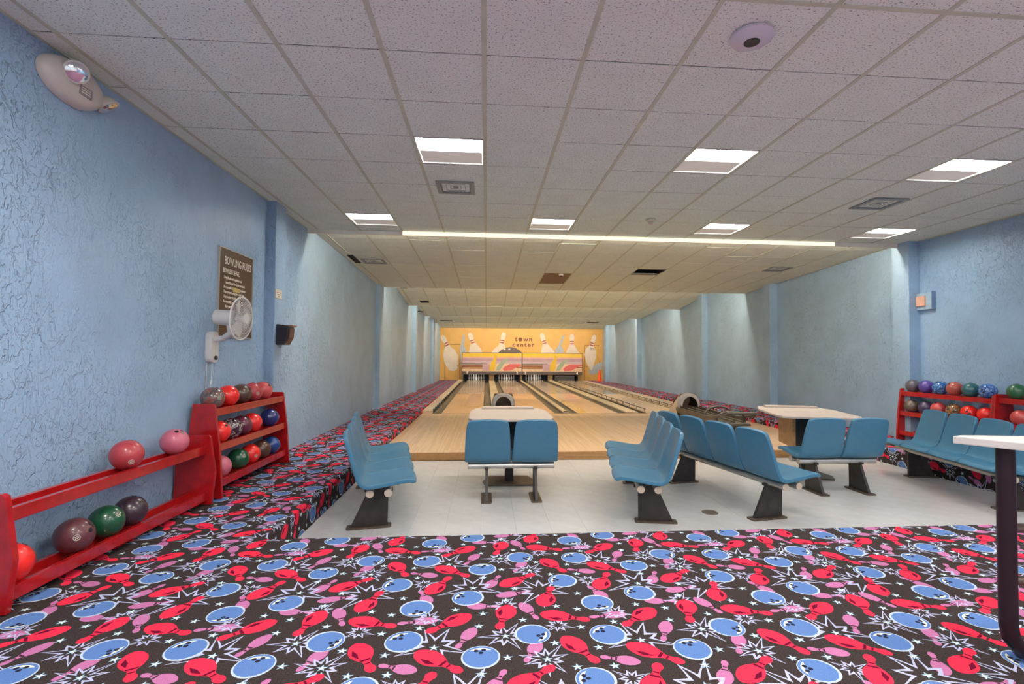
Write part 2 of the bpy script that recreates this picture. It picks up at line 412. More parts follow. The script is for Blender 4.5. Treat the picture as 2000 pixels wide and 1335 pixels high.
# ------------------------------------------------------------------ room shell
ZP = .25                                     # carpeted platform
ZL_ = .12                                    # lanes and approach
YA = 8.11                                    # front of the approach
YFL = 13.56                                  # foul line
floor = thing('floor', (0, 0, 0), kind='structure')
def plat(y): return ZP - .005 if y < 13.5 else ZP - .005 - (y - 13.5) / 18.4 * .115
def carpet_mesh():
    v = []; f = []; uv = []
    def quad(p, q):
        o = len(v); v.extend(p); f.append((o, o + 1, o + 2, o + 3)); uv.extend(q)
    top = lambda x0, x1, y0, y1: quad([(x0, y0, plat(y0)), (x1, y0, plat(y0)), (x1, y1, plat(y1)), (x0, y1, plat(y1))], [(x0, y0), (x1, y0), (x1, y1), (x0, y1)])
    xl, xr, yf = -1.655, 6.235, 4.03
    top(XL, XR, YB, yf)
    rb = .025
    for a, b in ((yf, YA), (YA, 13.5), (13.5, 20), (20, YF)):
        top(XL, xl - rb, a, b); top(xr + rb, XR, a, b)
        low = 0 if b <= YA else ZL_ - .03
        # rounded nosing then riser, both sides
        for s, xe in ((1, xl), (-1, xr)):
            prof = [(xe - s * rb, 0)] + [(xe - s * rb + s * rb * math.sin(t), -rb * (1 - math.cos(t))) for t in (PI / 6, PI / 3, PI / 2)]
            d = 0; last = prof[0]
            for q in prof[1:] + [None]:
                if q is None: q = (xe, None)
                za0, za1 = plat(a) + last[1], plat(b) + last[1]
                zb0, zb1 = (low, low) if q[1] is None else (plat(a) + q[1], plat(b) + q[1])
                ln = math.hypot(q[0] - last[0], zb0 - za0)
                u0 = xe - s * rb + s * d; u1 = xe - s * rb + s * (d + ln)
                P = [(last[0], a, za0), (q[0], a, zb0), (q[0], b, zb1), (last[0], b, za1)]; Q = [(u0, a), (u1, a), (u1, b), (u0, b)]
                if s < 0: P.reverse(); Q.reverse()
                quad(P, Q); d += ln; last = q if q[1] is not None else last
    # riser at the front of the pit, facing the lanes
    quad([(xl, yf, 0), (xr, yf, 0), (xr, yf, ZP - .005), (xl, yf, ZP - .005)][::-1], [(xl, yf + .25), (xr, yf + .25), (xr, yf), (xl, yf)][::-1])
    me = bpy.data.meshes.new('carpet'); me.from_pydata(v, [], f)
    L = me.uv_layers.new(name='UVMap')
    for i, q in enumerate(uv): L.data[i].uv = q
    return me
cp = obj('carpet', carpet_mesh(), M['carpet'], floor)
MB().box(XL, XR, YB, YF, -.12, -.012).build('subfloor', M['seam'], floor)
# vinyl tiles of the seating pit, each its own piece
TS = .3322
tm = MB().box(.0006, TS - .0006, .0006, TS - .0006, -.012, 0).mesh('vinyl_tile')
tm.materials.append(M['vinyl'])
nx, ny = 24, 12
for i in range(nx):
    for j in range(ny):
        obj('vinyl_tile', tm, None, floor, (-1.70 + i * TS, 4.10 + j * TS, random.uniform(-.0006, 0)))
# approach
MB().box(-1.66, 6.24, YA + .012, YFL, ZL_ - .05, ZL_).build('approach', M['approach'], floor)
MB().box(-1.66, 6.24, YA, YA + .02, 0, ZL_ - .001).build('approach_fascia', M['fascia'], floor, bevel=.004)
MB().box(-1.42, 5.70, YFL - .02, YFL + .02, ZL_, ZL_ + .001).build('foul_line', simple('foul_line_dark', (.16, .11, .07), .5), floor)

def wall(name, x0, x1, y0, y1, z0, z1, m):
    o = MB().box(x0, x1, y0, y1, z0, z1).build(name, m); return tag(o, kind='structure')
ZT = 4.3
wl = wall('wall_left', XL - .2, XL, YB, YF + 1.6, -.12, ZT, M['wall'])
wr = wall('wall_right', XR, XR + .2, YB, YF + 1.6, -.12, ZT, M['wall'])
# glazed front behind the camera: daylight comes in here
bw = MB().box(XL - .2, XR + .2, YB - .2, YB, -.12, .75).box(XL - .2, XR + .2, YB - .2, YB, 3.25, ZT)
for a, b in ((XL - .2, -2.4), (.55, .75), (3.70, 3.90), (6.85, XR + .2)): bw.box(a, b, YB - .2, YB, .75, 3.25)
wb = tag(bw.build('wall_back', M['cream']), kind='structure')
for i, (a, b) in enumerate(((-2.4, .55), (.75, 3.70), (3.90, 6.85))):
    tag(MB().box(a, a + .05, YB - .12, YB - .06, .75, 3.25).box(b - .05, b, YB - .12, YB - .06, .75, 3.25).box(a, b, YB - .12, YB - .06, .75, .80).box(a, b, YB - .12, YB - .06, 3.2, 3.25).box((a + b) / 2 - .025, (a + b) / 2 + .025, YB - .12, YB - .06, .75, 3.25).build('window_%d' % (i + 1), M['silver']), kind='structure')
    l = bpy.data.lights.new('window_portal', 'AREA'); l.shape = 'RECTANGLE'; l.size = b - a; l.size_y = 2.5; l.cycles.is_portal = True
    o = bpy.data.objects.new('window_portal', l); COL.objects.link(o); o.location = ((a + b) / 2, YB - .1, 2.0); o.rotation_euler = (PI / 2, 0, 0)
for i, y in enumerate((6.87, 13.5, 20.2, 26.9)):
    MB().box(XL - .02, XL + .11, y, y + (.33 if i == 0 else .42), .0, ZT - .1).build('pilaster', M['wall'], wl, bevel=.012)
for y in (8.12, 12.4, 16.5, 23.8, 30.2):
    MB().box(XR - .2, XR + .02, y, y + .36, .0, ZT - .1).build('pilaster', M['wall'], wr, bevel=.012)
# far wall: two panels beside the pinsetter opening and the band above it
fw_ = MB().box(XL, -1.47, YF, YF + .12, .0, ZT).box(5.87, XR, YF, YF + .12, .0, ZT).box(-1.47, 5.87, YF, YF + .12, .9, ZT)
wf = tag(fw_.build('wall_far', M['wall_far']), kind='structure')

# ------------------------------------------------------------------ ceiling
ceil = thing('ceiling', (0, 0, 0), kind='structure')
tile_me = MB().box(.012, T - .012, .006, T - .006, 0, .018).mesh('ceiling_tile'); tile_me.materials.append(M['tile'])
holes = {(-1, 2), (3, 2), (7, 2), (-3, 6), (1, 6), (5, 6), (9, 6)}
YS = 8.34                                        # the drop in the ceiling
DROPS = [14.0, 18.97, 23.94, 28.9, YF]
ZLO = 1.815 + EYE
Z2 = 2.03 + EYE  # start raised so the added tube hides behind the bulkhead
SECT = [(YS, Z2, 14.0, ZLO), (14.0, 2.40 + EYE, 18.97, ZLO), (18.97, 2.17 + EYE, 23.94, ZLO), (23.94, 2.05 + EYE, 28.9, ZLO), (28.9, 2.0 + EYE, YF, 1.715 + EYE)]
ntile = 0
def put_tile(c, y, z, slope, h=T):
    global ntile
    x = X0 + c * T; w_ = 1.0
    if c == -5: x = XL; w_ = (X0 - 4 * T - XL) / T
    if c == 11: w_ = (XR - x) / T
    if w_ < .06: return
    obj('ceiling_tile', tile_me, None, ceil, (x, y, z + random.uniform(0, .003)), (slope + random.uniform(-.002, .002), random.uniform(-.002, .002), 0), (w_, h / T, 1)); ntile += 1
for r in range(-1, 8):
    for c in range(-5, 12):
        if (c, r) in holes: continue
        y = Y0 + r * T
        put_tile(c, y, ZC, 0, T if r < 7 else YS - y)
def runner(x, y0, z0, y1, z1, n='grid_runner'):
    MB().add([(x - .016, y0, z0), (x + .016, y0, z0), (x + .016, y1, z1), (x - .016, y1, z1), (x - .016, y0, z0 + .03), (x + .016, y0, z0 + .03), (x + .016, y1, z1 + .03), (x - .016, y1, z1 + .03)],
             [(3, 2, 1, 0), (4, 5, 6, 7), (0, 1, 5, 4), (1, 2, 6, 5), (2, 3, 7, 6), (3, 0, 4, 7)]).build(n, M['grid'], ceil)
for c in range(-4, 12): runner(X0 + c * T, YB, ZC - .003, YS, ZC - .003)
MB().box(XL, XR, Y0 - T - .014, Y0 - T + .014, ZC - .004, ZC + .02).build('cross_runner', M['grid'], ceil)
for r in range(0, 8): MB().box(XL, XR, Y0 + r * T - .008, Y0 + r * T + .008, ZC + .006, ZC + .012).build('cross_tee', M['seamdark'], ceil)
MB().box(XL, XL + .02, YB, YS, ZC - .004, ZC + .02).box(XR - .02, XR, YB, YS, ZC - .004, ZC + .02).build('wall_angle', M['grid'], ceil)
# part of the ceiling behind the camera's view, and the dark plenum above
MB().box(XL, XR, YB, Y0 - T, ZC + .002, ZC + .02).build('ceiling_rear', M['tile'], ceil)
MB().box(XL, XR, YB, YS, ZC + .30, ZC + .34).build('plenum', M['void'], ceil)
MB().box(XL, XR, YS, YS + .02, ZC - .07, ZC + .3).build('bulkhead', M['cream'], ceil)
MB().tube([(XL + .4, YS + .06, ZC + .015), (XR - .4, YS + .06, ZC + .015)], .018, 8).build('lane_tube', M['tube'], ceil)  # unseen tube added to brighten the first lane ceiling section
ls = thing('light_strip', (0, YS, ZC - .07), 'long cream lit strip across the step in the ceiling', 'light strip')
lens_on = emit('strip_lens', (1, .87, .66), 1.25)
for c in range(-3, 10):
    MB().box(X0 + c * T + .003, X0 + (c + 1) * T - .003, -.014, -.001, .003, .067).build('lens', lens_on if -2 <= c <= 8 else M['cream'], ls)
MB().box(XL + .3, XR - .3, -.010, -.001, .0, .002).build('lens_rail', M['grid'], ls)
special = {(-4, 3), (9, 3)}
OPEN2 = {(5, 3)}
for si, (ya, za, yb, zb) in enumerate(SECT):
    n = round((yb - ya) / T); sl = math.atan2(zb - za, yb - ya); rows = []
    y = ya
    far = MB()
    while y < yb - .02:
        h = min(T, yb - y); z = za + (zb - za) * (y - ya) / (yb - ya); r = len(rows); rows.append(y)
        for c in range(-5, 12):
            if si == 0 and (c, r) in {(2, 5), (2, 6), (5, 4)}: continue
            if si == 0 and ntile < 292: put_tile(c, y, z, sl, h)
            else:
                x = X0 + c * T; x1 = min(x + T, XR)
                if c == -5: x = XL; x1 = X0 - 4 * T
                if x1 - x < .04: continue
                zb_ = z + (zb - za) / (yb - ya) * h
                g = .006
                far.add([(x + .012, y + g, z), (x1 - .012, y + g, z), (x1 - .012, y + h - g, zb_), (x + .012, y + h - g, zb_), (x + .012, y + g, z + .018), (x1 - .012, y + g, z + .018), (x1 - .012, y + h - g, zb_ + .018), (x + .012, y + h - g, zb_ + .018)],
                        [(3, 2, 1, 0), (4, 5, 6, 7), (0, 1, 5, 4), (1, 2, 6, 5), (2, 3, 7, 6), (3, 0, 4, 7)])
        y += T
    if far.v: tag(far.build('far_ceiling_tiles', M['tile'], ceil), kind='stuff')
    for c in range(-4, 12): runner(X0 + c * T, ya, za - .003, yb, zb - .003)
    for q, yy in enumerate(rows[1:]):
        zz = za + (zb - za) * (yy - ya) / (yb - ya)
        for xa_, xb_ in (((XL, X0 + 2 * T), (X0 + 3 * T, XR)) if si == 0 and q == 5 else ((XL, XR),)):
            MB().box(xa_, xb_, yy - .009, yy + .009, zz + .006, zz + .012).build('cross_tee', M['seamdark'], ceil)
    # plenum above each section and the step up behind it
    MB().add([(XL, ya, za + .25), (XR, ya, za + .25), (XR, yb, zb + .06), (XL, yb, zb + .06), (XL, ya, za + .29), (XR, ya, za + .29), (XR, yb, zb + .1), (XL, yb, zb + .1)],
             [(3, 2, 1, 0), (4, 5, 6, 7), (0, 1, 5, 4), (1, 2, 6, 5), (2, 3, 7, 6), (3, 0, 4, 7)]).build('plenum', M['void'], ceil)
    if si < 4:
        MB().box(XL, XR, yb - .02, yb, zb - .003, SECT[si + 1][1] + .05).build('ceiling_step', M['cream'], ceil)
        zz = zb + .12
        MB().box(XL + .4, XR - .4, yb, yb + .05, zz + .03, zz + .06).build('lamp_batten', M['white'], ceil)
        MB().tube([(XL + .45, yb + .03, zz), (XR - .45, yb + .03, zz)], .022, 8).build('lane_tube', M['tube'], ceil)

# ------------------------------------------------------------------ troffers
where = {(-1, 2): 'front row, leftmost, straight ahead', (3, 2): 'front row, middle', (7, 2): 'front row, rightmost near the right wall',
         (-3, 6): 'back row, leftmost near the left wall', (1, 6): 'back row, second from the left', (5, 6): 'back row, third from the left', (9, 6): 'back row, rightmost'}
for (c, r) in sorted(holes):
    t = thing('ceiling_light', (X0 + (c + .5) * T, Y0 + (r + .5) * T, ZC), 'square recessed ceiling light in the ' + where[(c, r)], 'ceiling light', 'recessed troffers in the front ceiling')
    h = T / 2 - .014; d = .135
    b = MB()
    b.box(-h, h, h - .01, h, 0, d).box(-h, h, -h, -h + .01, 0, d).box(-h, -h + .01, -h + .01, h - .01, 0, d).box(h - .01, h, -h + .01, h - .01, 0, d).box(-h, h, -h, h, d, d + .01)
    b.build('housing', M['white'], t)
    MB().box(-h + .02, h - .02, -h + .02, h - .02, d - .012, d - .004).build('diffuser', M['diffuser'], t)
    MB().box(-h + .016, h - .016, .01, h - .014, .012, .02).build('baffle', M['baffle'], t)

# ------------------------------------------------------------------ vents, detectors
def vent(x, y, z, s, label, slope=0):
    t = thing('ceiling_vent', (x, y, z), label, 'vent'); t.rotation_euler = (slope, 0, 0)
    fm = MB()
    a, b_ = s / 2, s / 2 - .05
    for q in ((-a, a, b_, a), (-a, a, -a, -b_), (-a, -b_, -b_, b_), (b_, a, -b_, b_)): fm.box(*q, -.012, .0)
    fm.build('frame', M['vent'], t, bevel=.003)
    for i in range(3):
        c0, c1 = b_ - .005 - i * .052, b_ - .030 - i * .052
        lv = MB()
        vs = [(-c0, -c0, .0), (c0, -c0, 0), (c0, c0, 0), (-c0, c0, 0), (-c1, -c1, .022), (c1, -c1, .022), (c1, c1, .022), (-c1, c1, .022)]
        lv.add(vs, [(0, 1, 5, 4), (1, 2, 6, 5), (2, 3, 7, 6), (3, 0, 4, 7), (4, 5, 1, 0), (5, 6, 2, 1), (6, 7, 3, 2), (7, 4, 0, 3)])
        lv.build('louvre', M['vent'], t)
    MB().box(-b_, b_, -b_, b_, .045, .05).build('duct', M['void'], t)
    MB().box(-.03, .03, -.03, .03, .0, .02).build('core', M['vent'], t)
    return t
vent(-.38, 6.08, ZC - .004, .44, 'square louvred ceiling vent behind the leftmost front row light')
vent(5.0, 6.17, ZC - .004, .46, 'square louvred ceiling vent in the right part of the front ceiling')
zs = lambda y: Z2 + (ZLO - Z2) * (y - YS) / (14.0 - YS)
SL2 = math.atan2(ZLO - Z2, 14.0 - YS)
vent(-2.33, 10.75, zs(10.75) - .004, .46, 'small grey ceiling vent past the drop beside the left wall', SL2)
vent(6.3, 10.68, zs(10.68) - .004, .46, 'small grey ceiling vent past the drop beside the right wall', SL2)
# return grille (two tiles long)
ya, yb = YS + 5 * T, YS + 7 * T
t = thing('return_grille', (X0 + 2.5 * T, (ya + yb) / 2, zs((ya + yb) / 2)), 'brown perforated return air grille in the lane ceiling', 'grille'); t.rotation_euler = (SL2, 0, 0)
g = MB(); L_ = T
for i in range(22): g.box(-T / 2 + .02 + i * (T - .04) / 22, -T / 2 + .034 + i * (T - .04) / 22, -L_ + .02, L_ - .02, 0, .006)
for i in range(40): g.box(-T / 2 + .02, T / 2 - .02, -L_ + .02 + i * (2 * L_ - .04) / 40, -L_ + .036 + i * (2 * L_ - .04) / 40, .001, .005)
tag(g.build('grille_mesh', simple('grille_brown', (.22, .16, .09), .6), t), kind='stuff')
MB().box(-T / 2 + .015, T / 2 - .015, -L_ + .01, L_ - .01, .05, .06).build('duct', M['void'], t)
t = thing('ceiling_camera', (1.70, 11.72, zs(11.72) - .003), 'small round dome camera at the edge of the brown return grille', 'camera')
MB().lathe([(.055, 0), (.055, -.02), (.04, -.035), (.001, -.04)][::-1], 16).build('housing', M['white'], t, smooth=.6)
MB().sphere(.028, 12, Matrix.Translation((0, 0, -.04))).build('lens', M['black'], t, smooth=3)
# missing tile: a near-black box stands in for its dark hollow
t = thing('open_ceiling_bay', (X0 + 5.5 * T, YS + 4.5 * T, zs(YS + 4.5 * T)), 'dark open ceiling bay where a tile is missing', 'opening')
h = T / 2 - .012
MB().box(-h, h, h - .01, h, 0, .16).box(-h, h, -h, -h + .01, 0, .16).box(-h, -h + .01, -h, h, 0, .16).box(h - .01, h, -h, h, 0, .16).box(-h, h, -h, h, .16, .17).build('bay_lining', M['void'], t)
MB().box(-h + .02, h - .02, h - .09, h - .02, .0, .02).build('lip', M['grid'], t)
# dark gaps at the left edge of the lane ceiling
for i, (x, y, w_, l_, si) in enumerate(((-2.69, 10.6, .12, .7, 0), (-2.62, 15.85, .2, 1.1, 1), (-2.2, 18.3, .3, .3, 1))):
    ya, za, yb, zb = SECT[si]; z = za + (zb - za) * (y - ya) / (yb - ya)
    o = MB().box(-w_ / 2, w_ / 2, -l_ / 2, l_ / 2, -.006, .002).build('ceiling_gap', M['void'], ceil, loc=(x, y, z - .002)); o.rotation_euler = (math.atan2(zb - za, yb - ya), 0, 0)
for x, y in ((-2.16, 27.8), (5.8, 27.8)):
    ya, za, yb, zb = SECT[3]; z = za + (zb - za) * (y - ya) / (yb - ya)
    t = thing('slot_vent', (x, y, z), 'dark slot vent in the ceiling before the yellow wall, on the %s' % ('left' if x < 0 else 'right'), 'vent')
    t.rotation_euler = (math.atan2(zb - za, yb - ya), 0, 0)
    MB().box(-.32, .32, -.16, .16, -.012, .0).build('slot', M['void'], t); MB().box(-.34, .34, .16, .2, -.014, 0).build('frame', M['grid'], t)
t = thing('access_point', (1.615, 3.0, ZC - .003), 'white round wireless disc on the ceiling at the upper right', 'wireless disc')
MB().lathe([(.001, -.045), (.06, -.044), (.115, -.034), (.13, -.018), (.125, 0)], 40).build('body', simple('lilac_white_plastic', (.62, .60, .66), .35, var=.03), t, smooth=.7)
MB().lathe([(.045, -.0475), (.047, -.0475), (.047, -.040), (.045, -.040)], 28, Matrix.Translation((-.0, -.0, 0))).build('ring', M['leg'], t, smooth=.6)
t = thing('smoke_detector', (2.343, 7.2, ZC - .003), 'cream smoke detector on the ceiling between the second and third back lights', 'smoke detector')
MB().lathe([(.07, 0), (.072, -.02), (.05, -.035)][::-1], 20).build('base', M['ivory'], t, smooth=.6)
MB().lathe([(.036, -.033), (.036, -.075), (.02, -.082)][::-1], 20).build('chamber', M['ivory'], t, smooth=.6)
# bracket near the far left ceiling
t = thing('ceiling_bracket', (XL, 20.9, 3.42), 'small black bracket high on the far left wall', 'bracket')
MB().tube([(.0, 0, .06), (.06, 0, .06), (.06, 0, -.02), (.30, 0, -.04)], .022, 6).build('arm', M['black'], t)

# ------------------------------------------------------------------ lanes
LC = [-.62, 1.27, 2.98, 4.87]; LW = .54; GW = .24
YE = 33.0
lane_lab = ['leftmost bowling lane, ending at number 1', 'second bowling lane from the left, ending at number 2', 'third bowling lane from the left, ending at number 3', 'rightmost bowling lane with raised bumper rails']
tones = [((.60, .36, .17), (.70, .44, .23)), ((.66, .38, .19), (.74, .46, .26)), ((.66, .42, .24), (.75, .50, .30)), ((.66, .47, .29), (.74, .55, .36))]
farwood = wood('lane_far', (.46, .38, .29), (.56, .47, .37), .027, .22, .3)
for i, cx in enumerate(LC):
    t = thing('bowling_lane', (cx, YFL, 0), lane_lab[i], 'bowling lane')
    n1 = wood('lane_near_%d' % i, *tones[i], .027, .30, .15)
    MB().box(-LW, LW, .02, 7.0, ZL_ - .05, ZL_).build('lane_bed', n1, t)
    MB().box(-LW, LW, 7.003, YE - YFL, ZL_ - .05, ZL_).build('lane_bed', farwood, t)
    if i in (2,):
        MB().box(-LW + .02, -LW + .30, .05, 3.5, ZL_, ZL_ + .0008).build('lane_panel', simple('yellow_lane_panel', (.78, .52, .17), .2, coat=.4), t)
        MB().box(-.34, .34, 3.6, 6.9, ZL_, ZL_ + .0008).build('lane_panel', simple('pink_lane_panel', (.74, .45, .30), .2, coat=.4), t)
    if i == 0:
        MB().box(-.02, .44, 2.0, 6.9, ZL_, ZL_ + .0008).build('lane_panel', simple('tan_lane_panel', (.60, .345, .16), .2, coat=.4), t)
    for s in (-1, 1):
        gx = s * (LW + GW / 2); n = 8; b = MB(); pr = [(gx + GW / 2 * math.cos(PI + PI * q / n), ZL_ - .004 - .085 * math.sin(PI * q / n)) for q in range(n + 1)]
        for q in range(n):
            (xa, z_a), (xb, z_b) = pr[q], pr[q + 1]
            b.add([(xa, .02, z_a), (xb, .02, z_b), (xb, YE - YFL, z_b), (xa, YE - YFL, z_a)], [(0, 1, 2, 3)])
        b.box(gx - GW / 2, gx + GW / 2, .02, YE - YFL, .0, .012)
        b.build('gutter', M['gutter'], t, smooth=.8)
    # approach arrows on the lane
    ar = MB()
    for q in range(-3, 4):
        x = q * .135; y = 4.6 - abs(q) * .25
        ar.add([(x - .02, y, ZL_ + .0012), (x + .02, y, ZL_ + .0012), (x, y + .16, ZL_ + .0012)], [(0, 1, 2)])
# capping between the lanes
def cap(name, x0, x1, h, label, m=None):
    t = thing(name, ((x0 + x1) / 2, YFL, 0), label, 'lane divider'); a = (x1 - x0) / 2
    MB().box(-a, a, .02, YE - YFL - 1.6, .0, ZL_ + h).build('capping', m or M['cappine'], t, bevel=.008)
    return t
c12 = cap('lane_divider', .165, .485, .012, 'wide tan capping between lanes 1 and 2')
c23 = cap('lane_divider', 2.055, 2.195, .03, 'narrow pale capping between lanes 2 and 3')
MB().box(-.055, .055, .03, .12, ZL_ + .03, ZL_ + .055).build('end_cap', M['gutter'], c23)
c34 = cap('lane_divider', 3.765, 4.085, .03, 'wide pale capping between lanes 3 and 4')
cl = cap('lane_ledge', -1.655, -1.40, .07, 'beige side ledge left of lane 1 beside the carpet', M['beige'])
for q in range(26):
    MB().box(.118, .165, .3 + q * .56, .3 + q * .56 + .20, ZL_ + .0, ZL_ + .085).build('bracket', M['black'], cl)
cr = cap('lane_ledge', 5.65, 6.24, .02, 'pale side ledge right of lane 4 beside the carpet', M['beige'])
for x, lab in ((4.30, 'dark bumper rail on posts along the left side of lane 4'), (5.47, 'dark bumper rail on posts along the right side of lane 4')):
    t = thing('bumper_rail', (x, YFL, ZL_), lab, 'bumper rail')
    MB().tube([(0, .1, .10), (0, 17.2, .10)], .013, 6).build('rail', M['rail'], t)
    for q in range(24): MB().box(-.009, .009, .14 + q * .74, .16 + q * .74, .0, .10).build('post', M['rail'], t)
    MB().box(-.02, .02, .1, 17.2, .002, .03).build('rail_foot', M['cappine'], t)

# masking unit above the pin decks
def mask_unit(x0, x1, label):
    t = thing('masking_unit', ((x0 + x1) / 2, 31.2, 0), label, 'masking unit', 'masking units over the pins')
    a = (x1 - x0) / 2; H0, H1 = .69, 1.82
    MB().tube([(-a + .15, .265, .57), (a - .15, .265, .57)], .02, 8).build('deck_lamp', M['tube_deck'], t)
    MB().box(-a, a, 0, .08, H0, H1).build('panel', simple('mask_base', (.62, .44, .30), .5), t)
    P = basis((0, -.002, 0), (1, 0, 0), (0, 0, 1))
    def paint(name, pts, c, d=.002): MB().prism(pts, 0, d, P).build(name, simple('mask_paint', tuple(v * .8 for v in c), .5, var=.08, scale=3), t)
    band = lambda name, u0, u1, f0, f1, c, d=.002: paint(name, [(-a + 2 * a * u0, H1 - (H1 - H0) * f1), (-a + 2 * a * u1, H1 - (H1 - H0) * f1), (-a + 2 * a * u1, H1 - (H1 - H0) * f0), (-a + 2 * a * u0, H1 - (H1 - H0) * f0)], c, d)
    band('yellow_band', 0, 1, .03, .23, (.80, .54, .06)); band('pale_line', 0, 1, .23, .30, (.72, .40, .36))
    band('mauve_band', 0, 1, .30, .46, (.46, .30, .38)); band('lilac_band', 0, 1, .46, .58, (.52, .42, .50)); band('dark_line', 0, .42, .58, .615, (.10, .06, .05))
    band('grey_line', 0, .42, .615, .65, (.40, .36, .34)); band('brown_band', 0, .40, .66, .79, (.24, .08, .045)); band('tan_line', 0, .40, .79, .83, (.60, .34, .12)); band('dark_line', 0, .40, .83, .86, (.12, .05, .03))
    band('mauve_block', .34, .47, .60, .97, (.52, .34, .42), .003)
    band('red_streaks', .80, 1, .62, .68, (.40, .10, .06)); band('brown_streaks', .80, 1, .74, .80, (.30, .10, .05))
    U = lambda u, f: (-a + 2 * a * u, H1 - (H1 - H0) * f)
    paint('yellow_plume', [U(.46, .96), U(.54, .96), U(.56, .6), U(.58, .2), U(.55, .05), U(.525, .3), U(.48, .55), U(.455, .8)], (.72, .47, .02), .004)
    paint('green_plume', [U(.565, .96), U(.63, .93), U(.70, .6), U(.78, .33), U(.74, .30), U(.66, .45), U(.59, .7)], (.32, .40, .30), .004)
    paint('coral_plume', [U(.70, .97), U(.82, .95), U(.92, .75), U(1.0, .66), U(.97, .60), U(.80, .60), U(.72, .72), U(.68, .86)], (.68, .13, .13), .005)
    MB().box(-a, a, -.01, .23, .50, H0).build('beam', simple('dark_beam', (.060, .042, .042), .4), t)
    MB().box(-a, -a + .03, -.012, .08, H0, H1).box(a - .02, a, -.012, .08, H0, H1).box(-a, a, -.012, .08, H1 - .02, H1 + .01).build('frame', M['black'], t)
    return t
m1 = mask_unit(-1.47, 2.155, 'painted masking panel over lanes 1 and 2, left of the pair')
m2 = mask_unit(2.16, 5.87, 'painted masking panel over lanes 3 and 4, right of the pair')
for par, xx, ch in ((m1, -1.16, '1'), (m1, 1.86, '2'), (m2, 2.36, '3'), (m2, 5.55, '4')):
    x = xx - par.location.x
    letters('lane_number', ch, .24, M['letter'], par, basis((x, -.014, .52), (1, 0, 0), (0, 0, 1)), align='CENTER', bold=.006)
# kickbacks and the dark pit behind
edges = [(-1.47, -1.405), (.17, .48), (2.055, 2.195), (3.77, 4.08), (5.655, 5.87)]
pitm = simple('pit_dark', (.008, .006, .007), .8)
for q, (a, b) in enumerate(edges):
    t = thing('kickback', ((a + b) / 2, 31.45, 0), ['tan side partition at the left end of the pin decks', 'tan partition between the pins of lanes 1 and 2', 'narrow tan partition between the pins of lanes 2 and 3', 'tan partition between the pins of lane 3 and the dark lane 4', 'tan side partition at the right end of the pin decks'][q], 'partition')
    MB().box((a - b) / 2, (b - a) / 2, 0, .04, .0, .50).build('front_plate', simple('kickback_tan', (.30, .20, .09), .5, var=.2), t)
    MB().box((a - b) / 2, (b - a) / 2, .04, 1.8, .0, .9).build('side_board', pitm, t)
t = thing('pit_curtain', (2.2, 33.35, 0), 'dark curtain at the back of the pin decks', 'curtain')
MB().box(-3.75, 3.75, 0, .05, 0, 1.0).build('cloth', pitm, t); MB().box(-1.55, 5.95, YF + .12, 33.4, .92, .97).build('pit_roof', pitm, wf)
t = thing('sweep_bar', (4.87, 31.75, ZL_), 'dark lowered sweep bar closing off lane 4', 'sweep bar')
MB().box(-.62, .62, 0, .04, .0, .26).build('board', simple('sweep_dark', (.03, .026, .025), .5), t); MB().box(-.62, .62, -.01, .05, .26, .30).build('bar', M['rail'], t)
# pins
pin_prof = [(.0286, 0), (.034, .01), (.046, .05), (.0605, .114), (.058, .15), (.045, .19), (.030, .225), (.0235, .255), (.0255, .28), (.031, .32), (.0323, .343), (.027, .365), (.016, .378), (.002, .381)]
pin_me = MB().lathe(pin_prof, 14).mesh('bowling_pin', 1.2); pin_me.materials.append(M['pinwhite'])
ROWN = [['white head pin at the front of the %s lane'], ['white pin left in the second row of the %s lane', 'white pin right in the second row of the %s lane'],
        ['white pin left in the third row of the %s lane', 'white pin in the middle of the third row of the %s lane', 'white pin right in the third row of the %s lane'],
        ['white corner pin at the left of the back row of the %s lane', 'white pin second from the left in the back row of the %s lane', 'white pin second from the right in the back row of the %s lane', 'white corner pin at the right of the back row of the %s lane']]
for li in range(3):
    for row in range(4):
        for q in range(row + 1):
            o = obj('bowling_pin', pin_me, None, None, (LC[li] - row * .1524 + q * .3048, 31.85 + row * .264, ZL_))
            tag(o, ROWN[row][q] % ('leftmost', 'second', 'third')[li], 'bowling pin', 'pins of the %s lane' % ('leftmost', 'second', 'third')[li])

